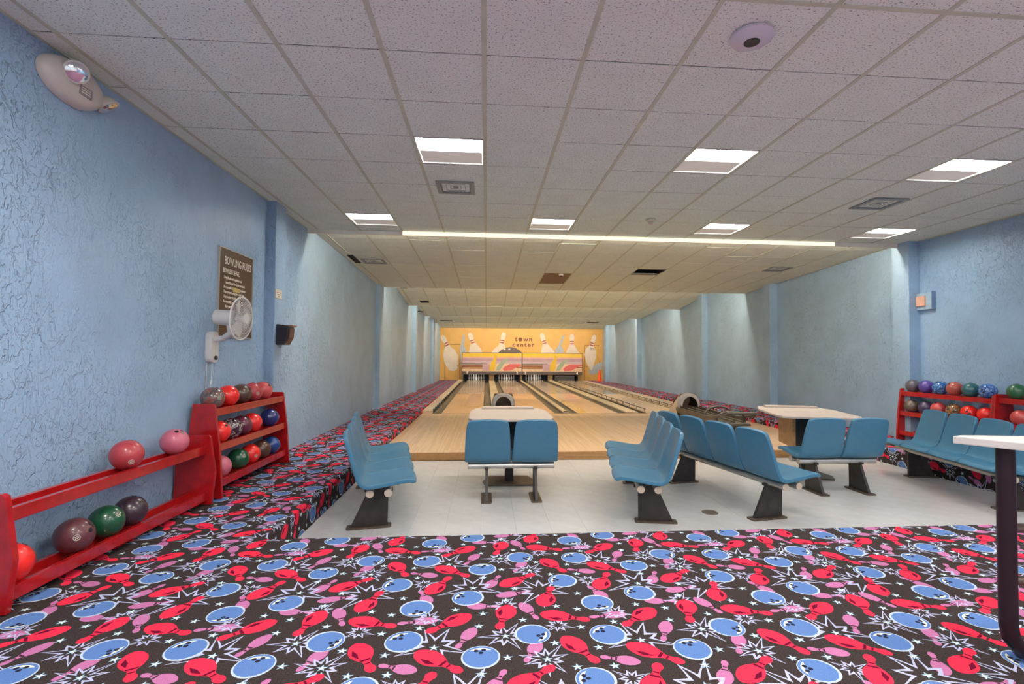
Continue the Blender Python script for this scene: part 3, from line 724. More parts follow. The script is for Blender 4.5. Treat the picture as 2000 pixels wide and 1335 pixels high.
# ------------------------------------------------------------------ mural on the far wall
MU = .032
def mu(u, v): return (XL + u * MU, 1.761 + EYE - (v - .0074 * u) * MU)
PM = basis((0, YF - .001, 0), (1, 0, 0), (0, 0, 1))
def paint(name, pts, m, d=.004, parent=None): return MB().prism([mu(*p) for p in pts][::-1], 0, d, PM).build(name, m, parent or wf)
MW = simple('mural_white', (.66, .60, .53), .6, var=.05, scale=3); MR = simple('mural_red', (.34, .045, .05), .6); MBl = simple('mural_blue', (.36, .42, .48), .6, var=.08); MBr = simple('mural_brown', (.16, .055, .025), .6)
MG = simple('mural_grey', (.11, .09, .075), .6)
def mural_pin(top, nk, cut, wide, lean, d=.005):
    """painted pin: head centre, neck centre, bottom line v, half width at the bottom, lean"""
    (tx, ty), (nx_, ny_) = top, nk
    ax = Vector((nx_ - tx, ny_ - ty)); L = ax.length; ax /= L; pr = Vector((-ax.y, ax.x))
    P = lambda s, w_: tuple(Vector(top) + ax * s + pr * w_)
    head = [P(-4, 2), P(-1, 4), P(3, 4.6), P(L * .6, 4), P(L, 3.2), P(L, -3.2), P(L * .6, -4), P(3, -4.6), P(-1, -4), P(-4, -2)]
    body = [P(L, 3.2), P(L + 3, 4.2)] + cut + [P(L + 3, -4.2), P(L, -3.2)]
    paint('painted_pin', head[::-1] if False else head, MW, d); paint('painted_pin_body', body, MW, d + .0006)
    for s in (L - 2.2, L + 2.2): paint('painted_stripe', [P(s - 1, 3.6), P(s + 1, 3.8), P(s + 1, -3.8), P(s - 1, -3.6)], MR, d + .002)
mural_pin((57.5, 15), (62, 28), [(56.5, 40), (55.5, 50), (81, 50), (78, 42), (73, 36)], 0, 0)
mural_pin((122, 14), (119, 28), [(112, 36), (104, 42), (98, 50), (124, 50), (126, 40)], 0, 0)
mural_pin((197, 16), (201.5, 29), [(197, 38), (195, 50), (222, 50), (218, 43), (212, 37)], 0, 0)
mural_pin((256, 17), (256, 30), [(249, 38), (244, 50), (270, 50), (266, 43), (262, 37)], 0, 0)
mural_pin((300, 19), (296, 33), [(283, 42), (281, 54), (284, 68), (292, 82), (296, 84), (300, 70), (304, 58), (303, 45)], 0, 0, .022)
mural_pin((5, 20), (12.5, 33), [(8, 42), (6, 56), (9, 70), (18, 84), (27, 85), (34, 80), (35, 56), (28, 44), (20, 38)], 0, 0, .022)
paint('painted_blue_pin', [(44, 15), (42, 24), (40, 34), (35.5, 42), (35.5, 70), (40, 75), (41, 50), (51, 50), (49, 42), (45, 34), (47, 24), (47, 15)], MBl)
paint('painted_blue_pin', [(237, 16), (233, 25), (230, 35), (223, 43), (222, 50), (239, 50), (240, 44), (235, 36), (238, 26), (242, 17)], MBl)
paint('painted_blue_shape', [(288, 85), (292, 92), (302, 92), (312, 86), (316, 80), (316, 68), (308, 70), (298, 76)], MBl, .019)
paint('painted_ball', [(111, 50), (118, 44), (126, 40), (134, 38.5), (144, 40), (152, 44), (158, 50)], MG, .006)
for u in (124, 133): paint('painted_hole', [(u - 2.5, 43), (u, 41), (u + 2.5, 42.5), (u, 45)], MW, .0075)
letters('mural_letter', 't', .42, MBr, wf, basis((*[mu(144, 27)[0]], YF - .006, mu(144, 27)[1]), (1, 0, 0), (0, 0, 1)), bold=.012)
bo = MB().prism(circle(mu(154.5, 24)[0], mu(154.5, 24)[1], .125, 20), 0, .006, PM).build('mural_ball_letter', MBr, wf)
letters('mural_letter', 'wn', .36, MBr, wf, basis((mu(160.5, 27)[0], YF - .006, mu(160.5, 27)[1]), (1, 0, 0), (0, 0, 1)), bold=.012, space=1.25, sx=1.15)
letters('mural_letter', 'center', .36, MBr, wf, basis((mu(139, 37.5)[0], YF - .006, mu(139, 37.5)[1]), (1, 0, 0), (0, 0, 1)), bold=.012, space=1.3, sx=1.12)
# service doors in the far wall, painted over
for i, (u0, u1, v0) in enumerate(((10, 37.5, 34), (282, 311, 36))):
    (xa, za), (xb, _) = mu(u0, v0), mu(u1, v0)
    d = tag(MB().box(xa, xb, YF - .014, YF - .001, .14, za).build('door_%d' % (i + 1), M['wall_far']), kind='structure')
    MB().box(xa - .02, xb + .02, YF - .012, YF - .002, za + .002, za + .035).box(xa - .025, xa - .004, YF - .012, YF - .002, .14, za).box(xb + .004, xb + .025, YF - .012, YF - .002, .14, za).build('door_gap', simple('door_shadow_line', (.22, .09, .03), .7), d)  # dark seam strips along the door joints
    MB().sphere(.035, 10, Matrix.Translation((xb - .1 if i == 0 else xa + .1, YF - .05, 1.0))).build('knob', M['brownsteel'], d, smooth=3)
t = thing('door_plate', (mu(296, 43)[0], YF - .03, mu(296, 43)[1]), 'small dark name plate on the white pin of the right door', 'plate')
MB().box(-.14, .14, -.01, .0, -.05, .05).build('plate', M['black'], t)
for q in range(4): MB().box(-.115 + q * .06, -.075 + q * .06, -.013, -.01, -.028, .028).build('mark', M['letter'], t)
t = thing('traffic_cone', (6.93, 31.1, plat(31.1)), 'orange traffic cone on the carpet by the far right corner', 'cone')
MB().box(-.19, .19, -.19, .19, 0, .035).build('base', M['orange'], t, bevel=.01)
MB().lathe([(.135, .03), (.03, .70), (.024, .71)], 24).build('body', M['orange'], t, smooth=.6)

# ------------------------------------------------------------------ seats
def seat_mesh():
    prof = [(.300, .446), (.294, .458), (.262, .462), (.18, .454), (.06, .434), (-.06, .416), (-.13, .420), (-.172, .452), (-.204, .52), (-.235, .62), (-.268, .74), (-.296, .84), (-.312, .895), (-.318, .915)]
    wid = [.238, .251, .258, .260, .260, .260, .259, .259, .258, .255, .249, .240, .230, .205]
    nt = 9; b = MB(); vs = []
    for i, ((y, z), w_) in enumerate(zip(prof, wid)):
        for k in range(nt):
            u = -1 + 2 * k / (nt - 1)
            dish = .018 * (1 - u * u) if 2 < i < 12 else .006 * (1 - u * u)
            yy, zz = y, z
            if i < 6: zz -= dish
            else: yy -= dish
            if i >= 11: zz += .014 * (1 - u * u) - .012
            if i <= 2: yy += .014 * (1 - u * u)
            vs.append((u * w_, yy, zz))
    fs = [(i * nt + k, i * nt + k + 1, (i + 1) * nt + k + 1, (i + 1) * nt + k) for i in range(len(prof) - 1) for k in range(nt - 1)]
    b.add(vs, fs); me = b.mesh('seat_shell'); o = bpy.data.objects.new('tmp', me); COL.objects.link(o)
    s = o.modifiers.new('s', 'SOLIDIFY'); s.thickness = .040; s.offset = -1
    bv = o.modifiers.new('b', 'BEVEL'); bv.width = .008; bv.segments = 2; bv.limit_method = 'ANGLE'; bv.angle_limit = .9
    ss = o.modifiers.new('u', 'SUBSURF'); ss.levels = 1; ss.render_levels = 1
    dg = bpy.context.evaluated_depsgraph_get(); m2_ = bpy.data.meshes.new_from_object(o.evaluated_get(dg)); bpy.data.objects.remove(o)
    m2_.polygons.foreach_set('use_smooth', [True] * len(m2_.polygons)); m2_.materials.clear(); m2_.materials.append(M['seat']); m2_.name = 'seat_shell'
    return m2_
SEAT = seat_mesh()
def leg_bm(x):
    b = MB(); m = basis((x + .016, 0, 0), (0, 1, 0), (0, 0, 1))
    b.prism([(-.25, .016), (.085, .016), (.09, .365), (-.09, .365)], -.032, 0, m)
    return b
def bench(loc, rz, n, pitch, legs, label):
    t = thing('seat_bench', loc, label, 'seat bench', 'blue seat benches of the bowlers', rz)
    for i in range(n): kid(obj('seat', SEAT, None, t, ((i - (n - 1) / 2) * pitch, 0, 0)))
    hl = n * pitch / 2 - .05
    for y in (-.075, .085):
        kid(MB().tube([(-hl, y, .372), (hl, y, .372)], .034, 14).build('beam', M['silver'], t, smooth=.8))
        for s in (-1, 1): kid(MB().lathe([(.035, -.004), (.035, .004)], 14, Matrix.Translation((s * (hl + .003), y, .372)) @ Matrix.Rotation(PI / 2, 4, 'Y')).build('end_cap', M['cap'], t))
    for x in legs:
        l_ = kid(leg_bm(x).build('leg', M['leg'], t, bevel=.003))
        fp = MB().prism(rrect(x - .06, x + .06, -.29, .12, .02), 0, .016).build('foot_plate', M['brownsteel'], l_, bevel=.003)
        kid(fp)
        MB().box(x - .02, x + .02, -.13, .13, .335, .36).build('saddle', M['leg'], l_)
    return t
A11 = .1862
R_ = lambda a: a
bench((-1.155, 5.79, 0), -PI / 2 + A11, 4, .53, (-.77, .77), 'row of four blue seats at left beside the carpet step, facing right')
bench((1.745, 5.79, 0), PI / 2 - A11, 4, .53, (-.77, .77), 'row of four blue seats in the middle facing left, toward the first table')
bench((2.80, 5.83, 0), -PI / 2 + A11, 4, .53, (-.77, .77), 'row of four blue seats in the middle facing right, backs to the other middle row')
bench((5.79, 5.96, 0), PI / 2 - A11, 4, .53, (-.77, .77), 'row of four blue seats at right along the carpet step, before the red ball racks')
bench((.295, 6.02, 0), 0, 2, .54, (-.28, .28), 'pair of blue seats with backs to us before the left scoring table')
bench((4.30, 6.10, 0), 0, 2, .54, (-.29, .29), 'pair of blue seats with backs to us before the right scoring table')

# ------------------------------------------------------------------ scoring tables
def score_table(loc, rz, label):
    t = thing('scoring_table', loc, label, 'table', 'scoring tables before the approach', rz)
    H = .885
    top = [(-.36, -.66), (.36, -.66), (.47, -.62), (.515, -.50), (.515, .30), (.44, .64), (.40, .67), (-.40, .67), (-.44, .64), (-.515, .30), (-.515, -.50), (-.47, -.62)]
    kid(MB().prism(top, H - .03, H).build('table_top', M['laminate'], t, bevel=.006))
    kid(MB().prism([(x * 1.003, y * 1.003) for x, y in top], H - .028, H - .012).build('edge_band', M['lamedge'], t))
    kid(MB().prism([(-.36, .50), (.36, .50), (.36, .64), (-.36, .64)], H, H + .028).build('console', M['laminate'], t, bevel=.006))
    kid(MB().box(-.365, .365, .492, .500, H, H + .022).build('console_trim', M['lamedge'], t))
    kid(MB().box(-.16, .16, -.14, .42, .42, H - .03).build('cabinet', M['black'], t, bevel=.004))
    for s in (-1, 1): kid(MB().box(s * .18 - .02, s * .18 + .02, -.16, .44, .40, H - .03).build('side_panel', M['oak'], t, bevel=.003))
    kid(MB().box(-.055, .055, -.055, .055, .02, .45).build('post', M['leg'], t, bevel=.004))
    kid(MB().prism([(-.30, -.24), (.30, -.24), (.34, -.05), (.26, .24), (-.26, .24), (-.34, -.05)], 0, .022).build('base_plate', M['brownsteel'], t, bevel=.006))
    return t
score_table((.305, 6.72, 0), 0, 'beige scoring table in the left cluster, behind the centre pair of seats')
score_table((4.42, 6.86, 0), -.24, 'beige scoring table in the right cluster, before the right ball return')

# ------------------------------------------------------------------ ball returns
def ball_return(x, label):
    t = thing('ball_return', (x, 9.75, ZL_), label, 'ball return', 'ball returns between the lanes')
    # hood: arched shell with a dark mouth facing the seats
    outer = [(-.22, 0)] + [(.22 * -math.cos(PI * k / 12) * (1 if True else 1), .06 + .22 * math.sin(PI * k / 12) ** .75) for k in range(13)] + [(.22, 0)]
    inner = [(.155 * math.cos(PI * k / 12), .012 + .205 * math.sin(PI * k / 12)) for k in range(13)]
    n0 = len(outer)
    b = MB(); m = basis((0, 0, .535), (1, 0, 0), (0, 0, 1))     # local z = -Y (towards the seats)
    vs = [(px, pz, .0) for px, pz in outer] + [(px * .86, pz * .93 + .0, .10) for px, pz in outer]
    fs = [(i, i + 1, n0 + i + 1, n0 + i) for i in range(n0 - 1)]
    b.add(vs, fs, m)
    # front face ring between outer arch and mouth
    oa = [(px * .86, pz * .93, .10) for px, pz in outer[1:-1]]; ia = [(-px, pz, .10) for px, pz in inner]
    vs = oa + ia; k_ = len(oa)
    b.add(vs, [(i, i + 1, k_ + i + 1, k_ + i) for i in range(k_ - 1)], m)
    o1 = b.build('hood', M['hood'], t, smooth=.5)
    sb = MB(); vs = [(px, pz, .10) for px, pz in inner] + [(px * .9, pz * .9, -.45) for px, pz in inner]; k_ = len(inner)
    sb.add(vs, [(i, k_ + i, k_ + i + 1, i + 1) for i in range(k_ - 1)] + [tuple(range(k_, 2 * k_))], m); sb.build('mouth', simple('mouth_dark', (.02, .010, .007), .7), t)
    bb = MB()                                                    # tapering beige body behind and below the hood
    bb.add([(-.22, .0, .0), (.22, .0, 0), (.22, .0, .60), (.17, .0, .80), (-.17, 0, .80), (-.22, 0, .60), (-.22, .95, 0), (.22, .95, 0), (.22, .95, .12), (.17, .95, .16), (-.17, .95, .16), (-.22, .95, .12)],
           [(0, 1, 7, 6), (1, 2, 8, 7), (2, 3, 9, 8), (3, 4, 10, 9), (4, 5, 11, 10), (5, 0, 6, 11), (6, 7, 8, 9, 10, 11), (0, 6, 7, 1)])
    bb.build('body', M['beige'], t, bevel=.01)
    MB().box(-.18, .18, -1.75, 0, .02, .44).build('pedestal', simple('pedestal_brown', (.10, .075, .055), .5, var=.2), t, bevel=.01)
    MB().prism([(-.20, -2.0), (.20, -2.0), (.24, -1.8), (.24, -.02), (-.24, -.02), (-.24, -1.8)], .44, .475).build('tray', M['gutter'], t, bevel=.006)
    for s in (-1, 1): MB().box(s * .235 - .02, s * .235 + .02, -1.75, -.02, .475, .545).build('side_rail', M['brownsteel'], t, bevel=.006)
    for x_ in (-.07, .07): MB().tube([(x_, -2.0, .51), (x_, -.05, .53)], .015, 8).build('track', M['gutter'], t, smooth=.8)
    hoop = lambda y, w_, h: [(w_ * -math.cos(PI * k / 14), y - .0, .48 + h * math.sin(PI * k / 14) ** .7) for k in range(15)]
    MB().tube([(-.24, -1.25, .5)] + [(-.24, -1.25 - .85 * math.sin(PI / 2 * k / 6), .5 + .15 * (k / 6)) for k in range(1, 7)] + [(.24, -1.25 - .85 * math.sin(PI / 2 * k / 6), .5 + .15 * (k / 6)) for k in range(6, 0, -1)] + [(.24, -1.25, .5)], .022, 8).build('guard_loop', M['rail'], t, smooth=.8)
    MB().tube(hoop(-1.75, .24, .16), .018, 8).build('guard_hoop', M['rail'], t, smooth=.8)
    MB().tube(hoop(-1.3, .24, .2), .018, 8).build('guard_hoop', M['rail'], t, smooth=.8)
    return t
ball_return(.325, 'left ball return with grey hood, behind the left scoring table')
ball_return(3.925, 'right ball return with dark guard loop, beside the right scoring table')

# ------------------------------------------------------------------ racks and balls
def rack(name, x_back, side, y0, y1, tiers, h, wt, wb_, label, bulge=None):
    """side=+1: stands against the left wall and opens to +x; y0 near end, y1 far end"""
    t = thing(name, (x_back, y0, ZP), label, 'ball rack', 'red ball racks along the walls')
    L = y1 - y0
    prof = [(0.0, 0), (wb_, 0), (wb_ + .03, h * .45) if bulge else (wb_ - (wb_ - wt) * .35, h * .5), (wt, h - .012), (wt - .02, h), (.05, h), (.02, h * .7)]
    pts = [(side * a, b) for a, b in prof]
    for y in (0, L - .035):
        m = Matrix(((1, 0, 0, 0), (0, 0, -1, y + .035), (0, 1, 0, 0), (0, 0, 0, 1)))
        q = pts if side > 0 else pts[::-1]
        MB().prism(q, 0, .035, m).build('end_panel', M['red'], t, bevel=.004)
    for z, cx in tiers:
        for dx, dz in ((-.075, .0), (.075, -.0)):
            xx = side * (cx + dx)
            MB().box(xx - .018, xx + .018, .035, L - .035, z - .045 + dz, z + .03 + dz).build('rail', M['red'], t, bevel=.004)
        MB().box(side * cx - .06, side * cx + .06, .035, L - .035, z - .04, z - .02).build('shelf_board', M['red'], t)
    return t
BR = .1085
hole_me = MB().lathe([(.0125, -.004), (.0125, .0012)], 10).mesh('finger_hole'); hole_me.materials.append(M['black'])
hole_big = MB().lathe([(.015, -.004), (.015, .0012)], 12).mesh('finger_hole'); hole_big.materials.append(M['black'])
def ring_mesh():
    b = MB()
    for r0, r1 in ((.016, .019),):
        b.lathe([(r0, -.003), (r0, .0016), (r1, .0016), (r1, -.003)], 20)
    for a in range(5):
        b.box(-.002, .003, .004, .013, -.003, .0016, Matrix.Rotation(a * 1.2566, 4, 'Z'))
    return b.mesh('emblem')
EMB = ring_mesh(); EMB.materials.append(simple('emblem_print', (.52, .50, .42), .5))
ball_me = {}
def ball(x, y, z, m, label, holes=None, emblem=None, group='bowling balls on the racks'):
    key = m.name
    if key not in ball_me:
        me = MB().sphere(BR, 32).mesh('bowling_ball', 3.0); me.materials.append(m); ball_me[key] = me
    o = tag(obj('bowling_ball', ball_me[key], None, None, (x, y, z)), label, 'bowling ball', group)
    def on(d, me, nm):
        d = Vector(d).normalized(); q = d.to_track_quat('Z', 'Y').to_matrix().to_4x4()
        c = bpy.data.objects.new(nm, me); COL.objects.link(c); c.parent = o
        c.matrix_local = Matrix.Translation(d * BR) @ q
    if holes:
        d = Vector(holes).normalized(); a = d.orthogonal().normalized(); b = d.cross(a)
        on(d, hole_big, 'finger_hole'); on(d + a * .42 + b * .12, hole_me, 'finger_hole'); on(d + a * .42 - b * .13, hole_me, 'finger_hole')
    if emblem: on(emblem, EMB, 'emblem')
    return o
C = lambda n, c, r=.25, coat=.3, v=.12: simple(n, c, r, var=v, scale=14, coat=coat)
BM = dict(dullred=C('ball_dull_red', (.42, .045, .055), .4), pink=C('ball_pink', (.55, .13, .19), .45), scarlet=C('ball_scarlet', (.82, .022, .018), .3), maroon=C('ball_maroon', (.115, .035, .042), .4), green=C('ball_green', (.008, .075, .032), .3),
          plum=C('ball_dark_plum', (.040, .022, .034), .3), brown=C('ball_brown', (.085, .042, .030), .3), wine=C('ball_wine', (.12, .020, .045), .3), navy=C('ball_navy', (.022, .032, .16), .25), blue=C('ball_blue', (.012, .055, .24), .25),
          grey=C('ball_grey', (.10, .09, .12), .3), violet=C('ball_violet', (.085, .05, .30), .3), indigo=C('ball_indigo', (.05, .035, .10), .3), teal=C('ball_teal', (.018, .12, .14), .3), taupe=C('ball_taupe', (.13, .10, .085), .3), rust=C('ball_rust', (.40, .07, .055), .35),
          leaf=C('ball_leaf_green', (.02, .115, .05), .35), coral=C('ball_coral', (.55, .07, .07), .35),
          swirl=swirl('ball_grey_red_swirl', [(.35, (.03, .025, .03)), (.5, (.16, .13, .12)), (.58, (.30, .07, .05)), (.66, (.10, .09, .09))], 9), marble=swirl('ball_black_white_marble', [(.42, (.04, .015, .03)), (.5, (.10, .03, .05)), (.54, (.55, .52, .50)), (.6, (.05, .03, .04))], 16),
          azure=swirl('ball_azure_marble', [(.38, (.01, .05, .20)), (.52, (.02, .14, .42)), (.62, (.20, .40, .60))], 16), azure2=swirl('ball_sky_marble', [(.38, (.012, .05, .22)), (.55, (.05, .17, .48)), (.62, (.30, .45, .66))], 22), gold=swirl('ball_gold_swirl', [(.40, (.05, .035, .02)), (.48, (.16, .10, .05)), (.56, (.50, .22, .08)), (.64, (.10, .07, .03))], 18))
cxL = .20
# rack 1: left wall, nearest
rack('ball_rack', XL + .01, 1, 2.94, 4.99, [(.505, .185), (.086, .21)], .63, .315, .335, 'low two-tier red rack on the left, nearest to us', True)
zt = lambda z: ZP + z + .0925 + .030
x1 = XL + .01 + .185; x1b = XL + .01 + .21
ball(x1, 4.056, zt(.505), BM['dullred'], 'dull red ball on the top of the low front rack, left of the pink one', (.1, .2, 1), (.75, -.65, -.4))
ball(x1, 4.644, zt(.505), BM['pink'], 'pink ball on the top of the low front rack', (.35, -.4, .85))
ball(x1b, 3.10, zt(.086), BM['scarlet'], 'bright red ball at the near end of the low front rack bottom', (0, .3, 1))
ball(x1b, 3.552, zt(.086), BM['maroon'], 'matte maroon ball on the bottom of the low front rack', (.9, -.05, .30), (.7, -.75, .1))
ball(x1b, 3.832, zt(.086), BM['green'], 'dark green ball on the bottom of the low front rack', (.2, .6, .7), (.85, -.2, .52))
ball(x1b, 4.074, zt(.086), BM['plum'], 'blackish plum ball behind the green one on the low front rack', (.1, .2, 1))
# rack 2: left wall, three tiers
rack('ball_rack', XL + .01, 1, 5.15, 6.85, [(.823, .16), (.483, .19), (.141, .205)], .90, .25, .335, 'tall three-tier red rack on the left behind the low one')
xa, xb_, xc = XL + .01 + .16, XL + .01 + .19, XL + .01 + .205
ball(xa, 5.29, zt(.823), BM['swirl'], 'grey and red swirled ball at the near end of the tall left rack top', (.2, .3, 1), (.8, -.5, .05))
ball(xa, 5.585, zt(.823), BM['scarlet'], 'bright red ball second on the top tier of the tall left rack', (0, .5, .9))
ball(xa, 5.874, zt(.823), BM['brown'], 'brown ball in the middle of the top tier of the tall left rack', (.2, .4, .9))
ball(xa, 6.145, zt(.823), BM['dullred'], 'dull red ball fourth on the top tier of the tall left rack', (0, .2, 1), (.8, -.55, -.1))
ball(xa, 6.42, zt(.823), BM['coral'], 'dull red ball last at the far end of the tall left rack top', (.75, -.2, .55))
ball(xb_, 5.36, zt(.483), BM['scarlet'], 'bright red ball half hidden by the near panel, tall left rack', (.75, -.2, .6))
ball(xb_, 5.60, zt(.483), BM['marble'], 'black and white marbled ball in the middle tier of the tall left rack', (.6, -.1, .75))
ball(xb_, 5.83, zt(.483), BM['wine'], 'wine red ball in the middle tier of the tall left rack', (.7, -.1, .65))
ball(xb_, 6.08, zt(.483), BM['scarlet'], 'bright red ball in the middle tier of the tall left rack, after the wine ball', (0, .6, .8))
ball(xb_, 6.56, zt(.483), BM['navy'], 'navy ball at the far end of the middle tier of the tall left rack', (.2, .8, .4))
ball(xc, 5.36, zt(.141), BM['pink'], 'pinkish ball behind the near panel, bottom tier of the tall left rack', (0, .3, 1))
ball(xc, 5.743, zt(.141), BM['green'], 'dark green ball on the bottom tier of the tall left rack', (.1, .6, .8), (.75, -.5, .35))
ball(xc, 6.02, zt(.141), BM['scarlet'], 'bright red ball on the bottom tier of the tall left rack', (0, .6, .8), (.8, -.5, -.1))
ball(xc, 6.30, zt(.141), BM['brown'], 'brown ball on the bottom tier of the tall left rack', (.1, .7, .7))
ball(xc, 6.577, zt(.141), BM['blue'], 'blue ball at the far end of the bottom tier of the tall left rack', (.3, .6, .6))
# rack 3 and 4: right wall
rack('ball_rack', XR - .01, -1, 6.63, 8.27, [(.803, .16), (.468, .19), (.141, .205)], .88, .25, .335, 'red ball rack on the right behind the blue seats, far one')
rack('ball_rack', XR - .01, -1, 4.95, 6.60, [(.823, .16), (.478, .19), (.141, .205)], .90, .29, .345, 'red ball rack cut off by the right edge of the photo')
xa, xb_, xc = XR - .01 - .16, XR - .01 - .19, XR - .01 - .205
for y, m, lab, hd in ((8.097, 'grey', 'grey ball', (0, .2, 1)), (7.825, 'violet', 'violet ball', (-.55, .15, .7)), (7.574, 'azure', 'third ball, azure marbled,', (-.4, .1, .85)), (7.321, 'rust', 'rust red ball', (-.6, .15, .6)), (7.062, 'teal', 'teal ball', (0, 0, 1)), (6.80, 'azure2', 'sky blue marbled ball nearest us', (-.85, -.1, .2))):
    ball(xa, y, zt(.803), BM[m], lab + ' on the top tier of the far right rack', hd)
for y, m, lab, hd in ((8.092, 'taupe', 'taupe ball', (0, .2, 1)), (7.811, 'indigo', 'dark indigo ball', (0, 0, 1)), (7.575, 'coral', 'dull red ball', (-.4, 0, .8)), (7.309, 'gold', 'gold and brown swirled ball', (-.7, .2, .5)), (7.06, 'scarlet', 'bright red ball left of another', (-.8, -.4, .2)), (6.80, 'scarlet', 'bright red ball at the near end', (0, .2, 1))):
    ball(xb_, y, zt(.468), BM[m], lab + ' on the second tier of the far right rack', hd)
ball(xc, 7.45, zt(.141), BM['coral'], 'dull red ball low in the far right rack, behind the seats', (0, 0, 1))
ball(xa, 6.40, zt(.823), BM['leaf'], 'leaf green ball on the top of the rack at the right edge', (0, 0, 1))
ball(xb_, 6.33, zt(.478), BM['coral'], 'dull red ball below the leaf green one, right edge rack', (0, 0, 1))

# ------------------------------------------------------------------ wall fittings, left
# emergency light
t = thing('emergency_light', (XL + .003, 3.67, 1.825 + EYE), 'oval white emergency light with two lamps high on the left wall', 'emergency light')
b = MB(); n = 28
rings = [(1.0, 0), (1.0, .02), (.97, .045), (.86, .075), (.62, .095), (.3, .102), (.02, .104)]
vs = [(h_, .255 * s_ * math.cos(2 * PI * k / n), .145 * s_ * math.sin(2 * PI * k / n)) for s_, h_ in rings for k in range(n)]
b.add(vs, [(a * n + k, a * n + (k + 1) % n, (a + 1) * n + (k + 1) % n, (a + 1) * n + k) for a in range(len(rings) - 1) for k in range(n)] + [tuple((len(rings) - 1) * n + k for k in range(n))])
b.build('body', simple('aged_white_plastic', (.62, .58, .52), .4, var=.04), t, smooth=.9)
for y, d in ((-.10, (.68, -.62, -.38)), (.27, (.55, .25, -.8))):
    dv = Vector(d).normalized(); q = Matrix.Translation((.125 if y < 0 else .07, y, .03 if y < 0 else -.02)) @ dv.to_track_quat('Z', 'Y').to_matrix().to_4x4()
    k_ = MB().lathe([(.035, -.06), (.066, -.02), (.072, .012), (.064, .016)], 20, q).build('lamp_head', simple('head_plastic', (.58, .55, .50), .4), t, smooth=.6)
    MB().lathe([(.060, .012), (.060, .017), (.04, .027), (.002, .031)], 20, q).build('lens', M['chrome'], k_, smooth=.9)
P = basis((.103, .02, -.045), (0, 1, 0), (0, 0, 1))
MB().prism(rrect(-.055, .055, -.032, .032, .004), -.02, .002, P).build('data_label', simple('label_grey', (.30, .28, .26), .5), t)
for q in range(3): MB().prism([(-.04, .014 - q * .016), (.04, .014 - q * .016), (.04, .021 - q * .016), (-.04, .021 - q * .016)], .002, .003, P).build('label_line', M['letter'], t)
MB().prism(circle(.05, -.09, .007, 10), 0, .06, basis((.0, .10, 0), (0, 1, 0), (0, 0, 1))).build('test_button', simple('button_red', (.5, .1, .1), .4), t)
# rules sign
sy0, sy1, sz0, sz1 = 5.66, 6.43, .19 + EYE, 1.145 + EYE
t = thing('rules_sign', (XL, sy0, sz0), 'brown sign board headed BOWLING RULES on the left wall', 'sign')
W_, H_ = sy1 - sy0, sz1 - sz0
MB().box(.004, .018, 0, W_, 0, H_).build('board', M['brownsign'], t)
MB().box(.0, .024, -.008, .004, -.008, H_ + .008).box(.0, .024, W_ - .004, W_ + .008, -.008, H_ + .008).box(0, .024, 0, W_, H_ - .004, H_ + .008).box(0, .024, 0, W_, -.008, .004).build('frame', M['silver'], t)
def sline(txt, y, z, size, m=None, sx=.72):
    letters('lettering', txt, size, m or M['letter'], t, basis((.0185, y, z), (0, 1, 0), (0, 0, 1)), extrude=.0008, sx=sx, bold=.0012)
sline('BOWLING RULES', .11, H_ - .165, .122, sx=.66)
sline('BOWLERS SHALL:', .075, H_ - .262, .074, sx=.66)
for i, (x, s) in enumerate(((.10, 'Obey all rules and regulations and'), (.14, 'instructions of the Center personnel'), (.10, 'Be responsible for all damaged equipment'), (.10, 'Wear proper bowling shoes at all times'), (.10, 'Obey bowling etiquette'), (.10, 'Be responsible for'), (.14, 'their guests'))):
    sline(s, x, H_ - .325 - i * .052, .042, sx=.70)
sline('BOWLERS SHALL NOT:', .075, H_ - .725, .070, sx=.62)
sline('Throw any balls', .10, H_ - .785, .042)
MB().box(.0188, .0195, .30, .47, H_ - .45, H_ - .40).build('gold_patch', M['gold'], t)
# wall fan
t = thing('wall_fan', (XL, 5.52, .06 + EYE), 'white oscillating wall fan mounted beside the brown sign', 'fan')
base = MB().prism(rrect(-.07, .07, -.15, .17, .06, 6), 0, .07, basis((0, 0, 0), (0, 1, 0), (0, 0, 1))).build('wall_base', M['white'], t, bevel=.012, smooth=.7)
MB().prism(circle(.0, -.10, .022, 12), .07, .085, basis((0, 0, 0), (0, 1, 0), (0, 0, 1))).build('knob', M['leg'], t)
MB().tube([(.05, 0, .09), (.16, -.03, .10), (.26, -.07, .16)], [.035, .03, .034], 12).build('arm', M['white'], t, smooth=.8)
fd = Vector((.995, -.06, -.06)).normalized()
hub = Vector((.36, -.09, .30))
qm = Matrix.Translation(hub) @ fd.to_track_quat('Z', 'Y').to_matrix().to_4x4()
MB().lathe([(.03, -.26), (.075, -.25), (.082, -.10), (.06, -.055)], 20, qm).build('motor_housing', M['white'], t, smooth=.6)
MB().tube([(.25, -.06, .14), (.24, -.085, .25)], .03, 10).build('neck', M['white'], t, smooth=.8)
g = MB(); R0 = .215
for s, zo in ((1, .05), (-1, -.05)):
    for k in range(44):
        a = 2 * PI * k / 44
        pts = [(math.cos(a) * r, math.sin(a) * r, zo * (1 - (r / R0) ** 3)) for r in (.05, .12, .175, R0)]
        g.tube(pts, .0017, 4, qm)
    for rr in (.09, .15): g.tube([(math.cos(2 * PI * k / 36) * rr, math.sin(2 * PI * k / 36) * rr, zo * (1 - (rr / R0) ** 3)) for k in range(36)], .0018, 4, qm, True)
tag(g.build('guard_wires', M['white'], t), kind='stuff')
MB().tube([(math.cos(2 * PI * k / 40) * R0, math.sin(2 * PI * k / 40) * R0, 0) for k in range(40)], .008, 8, qm, True).build('guard_rim', M['white'], t, smooth=.8)
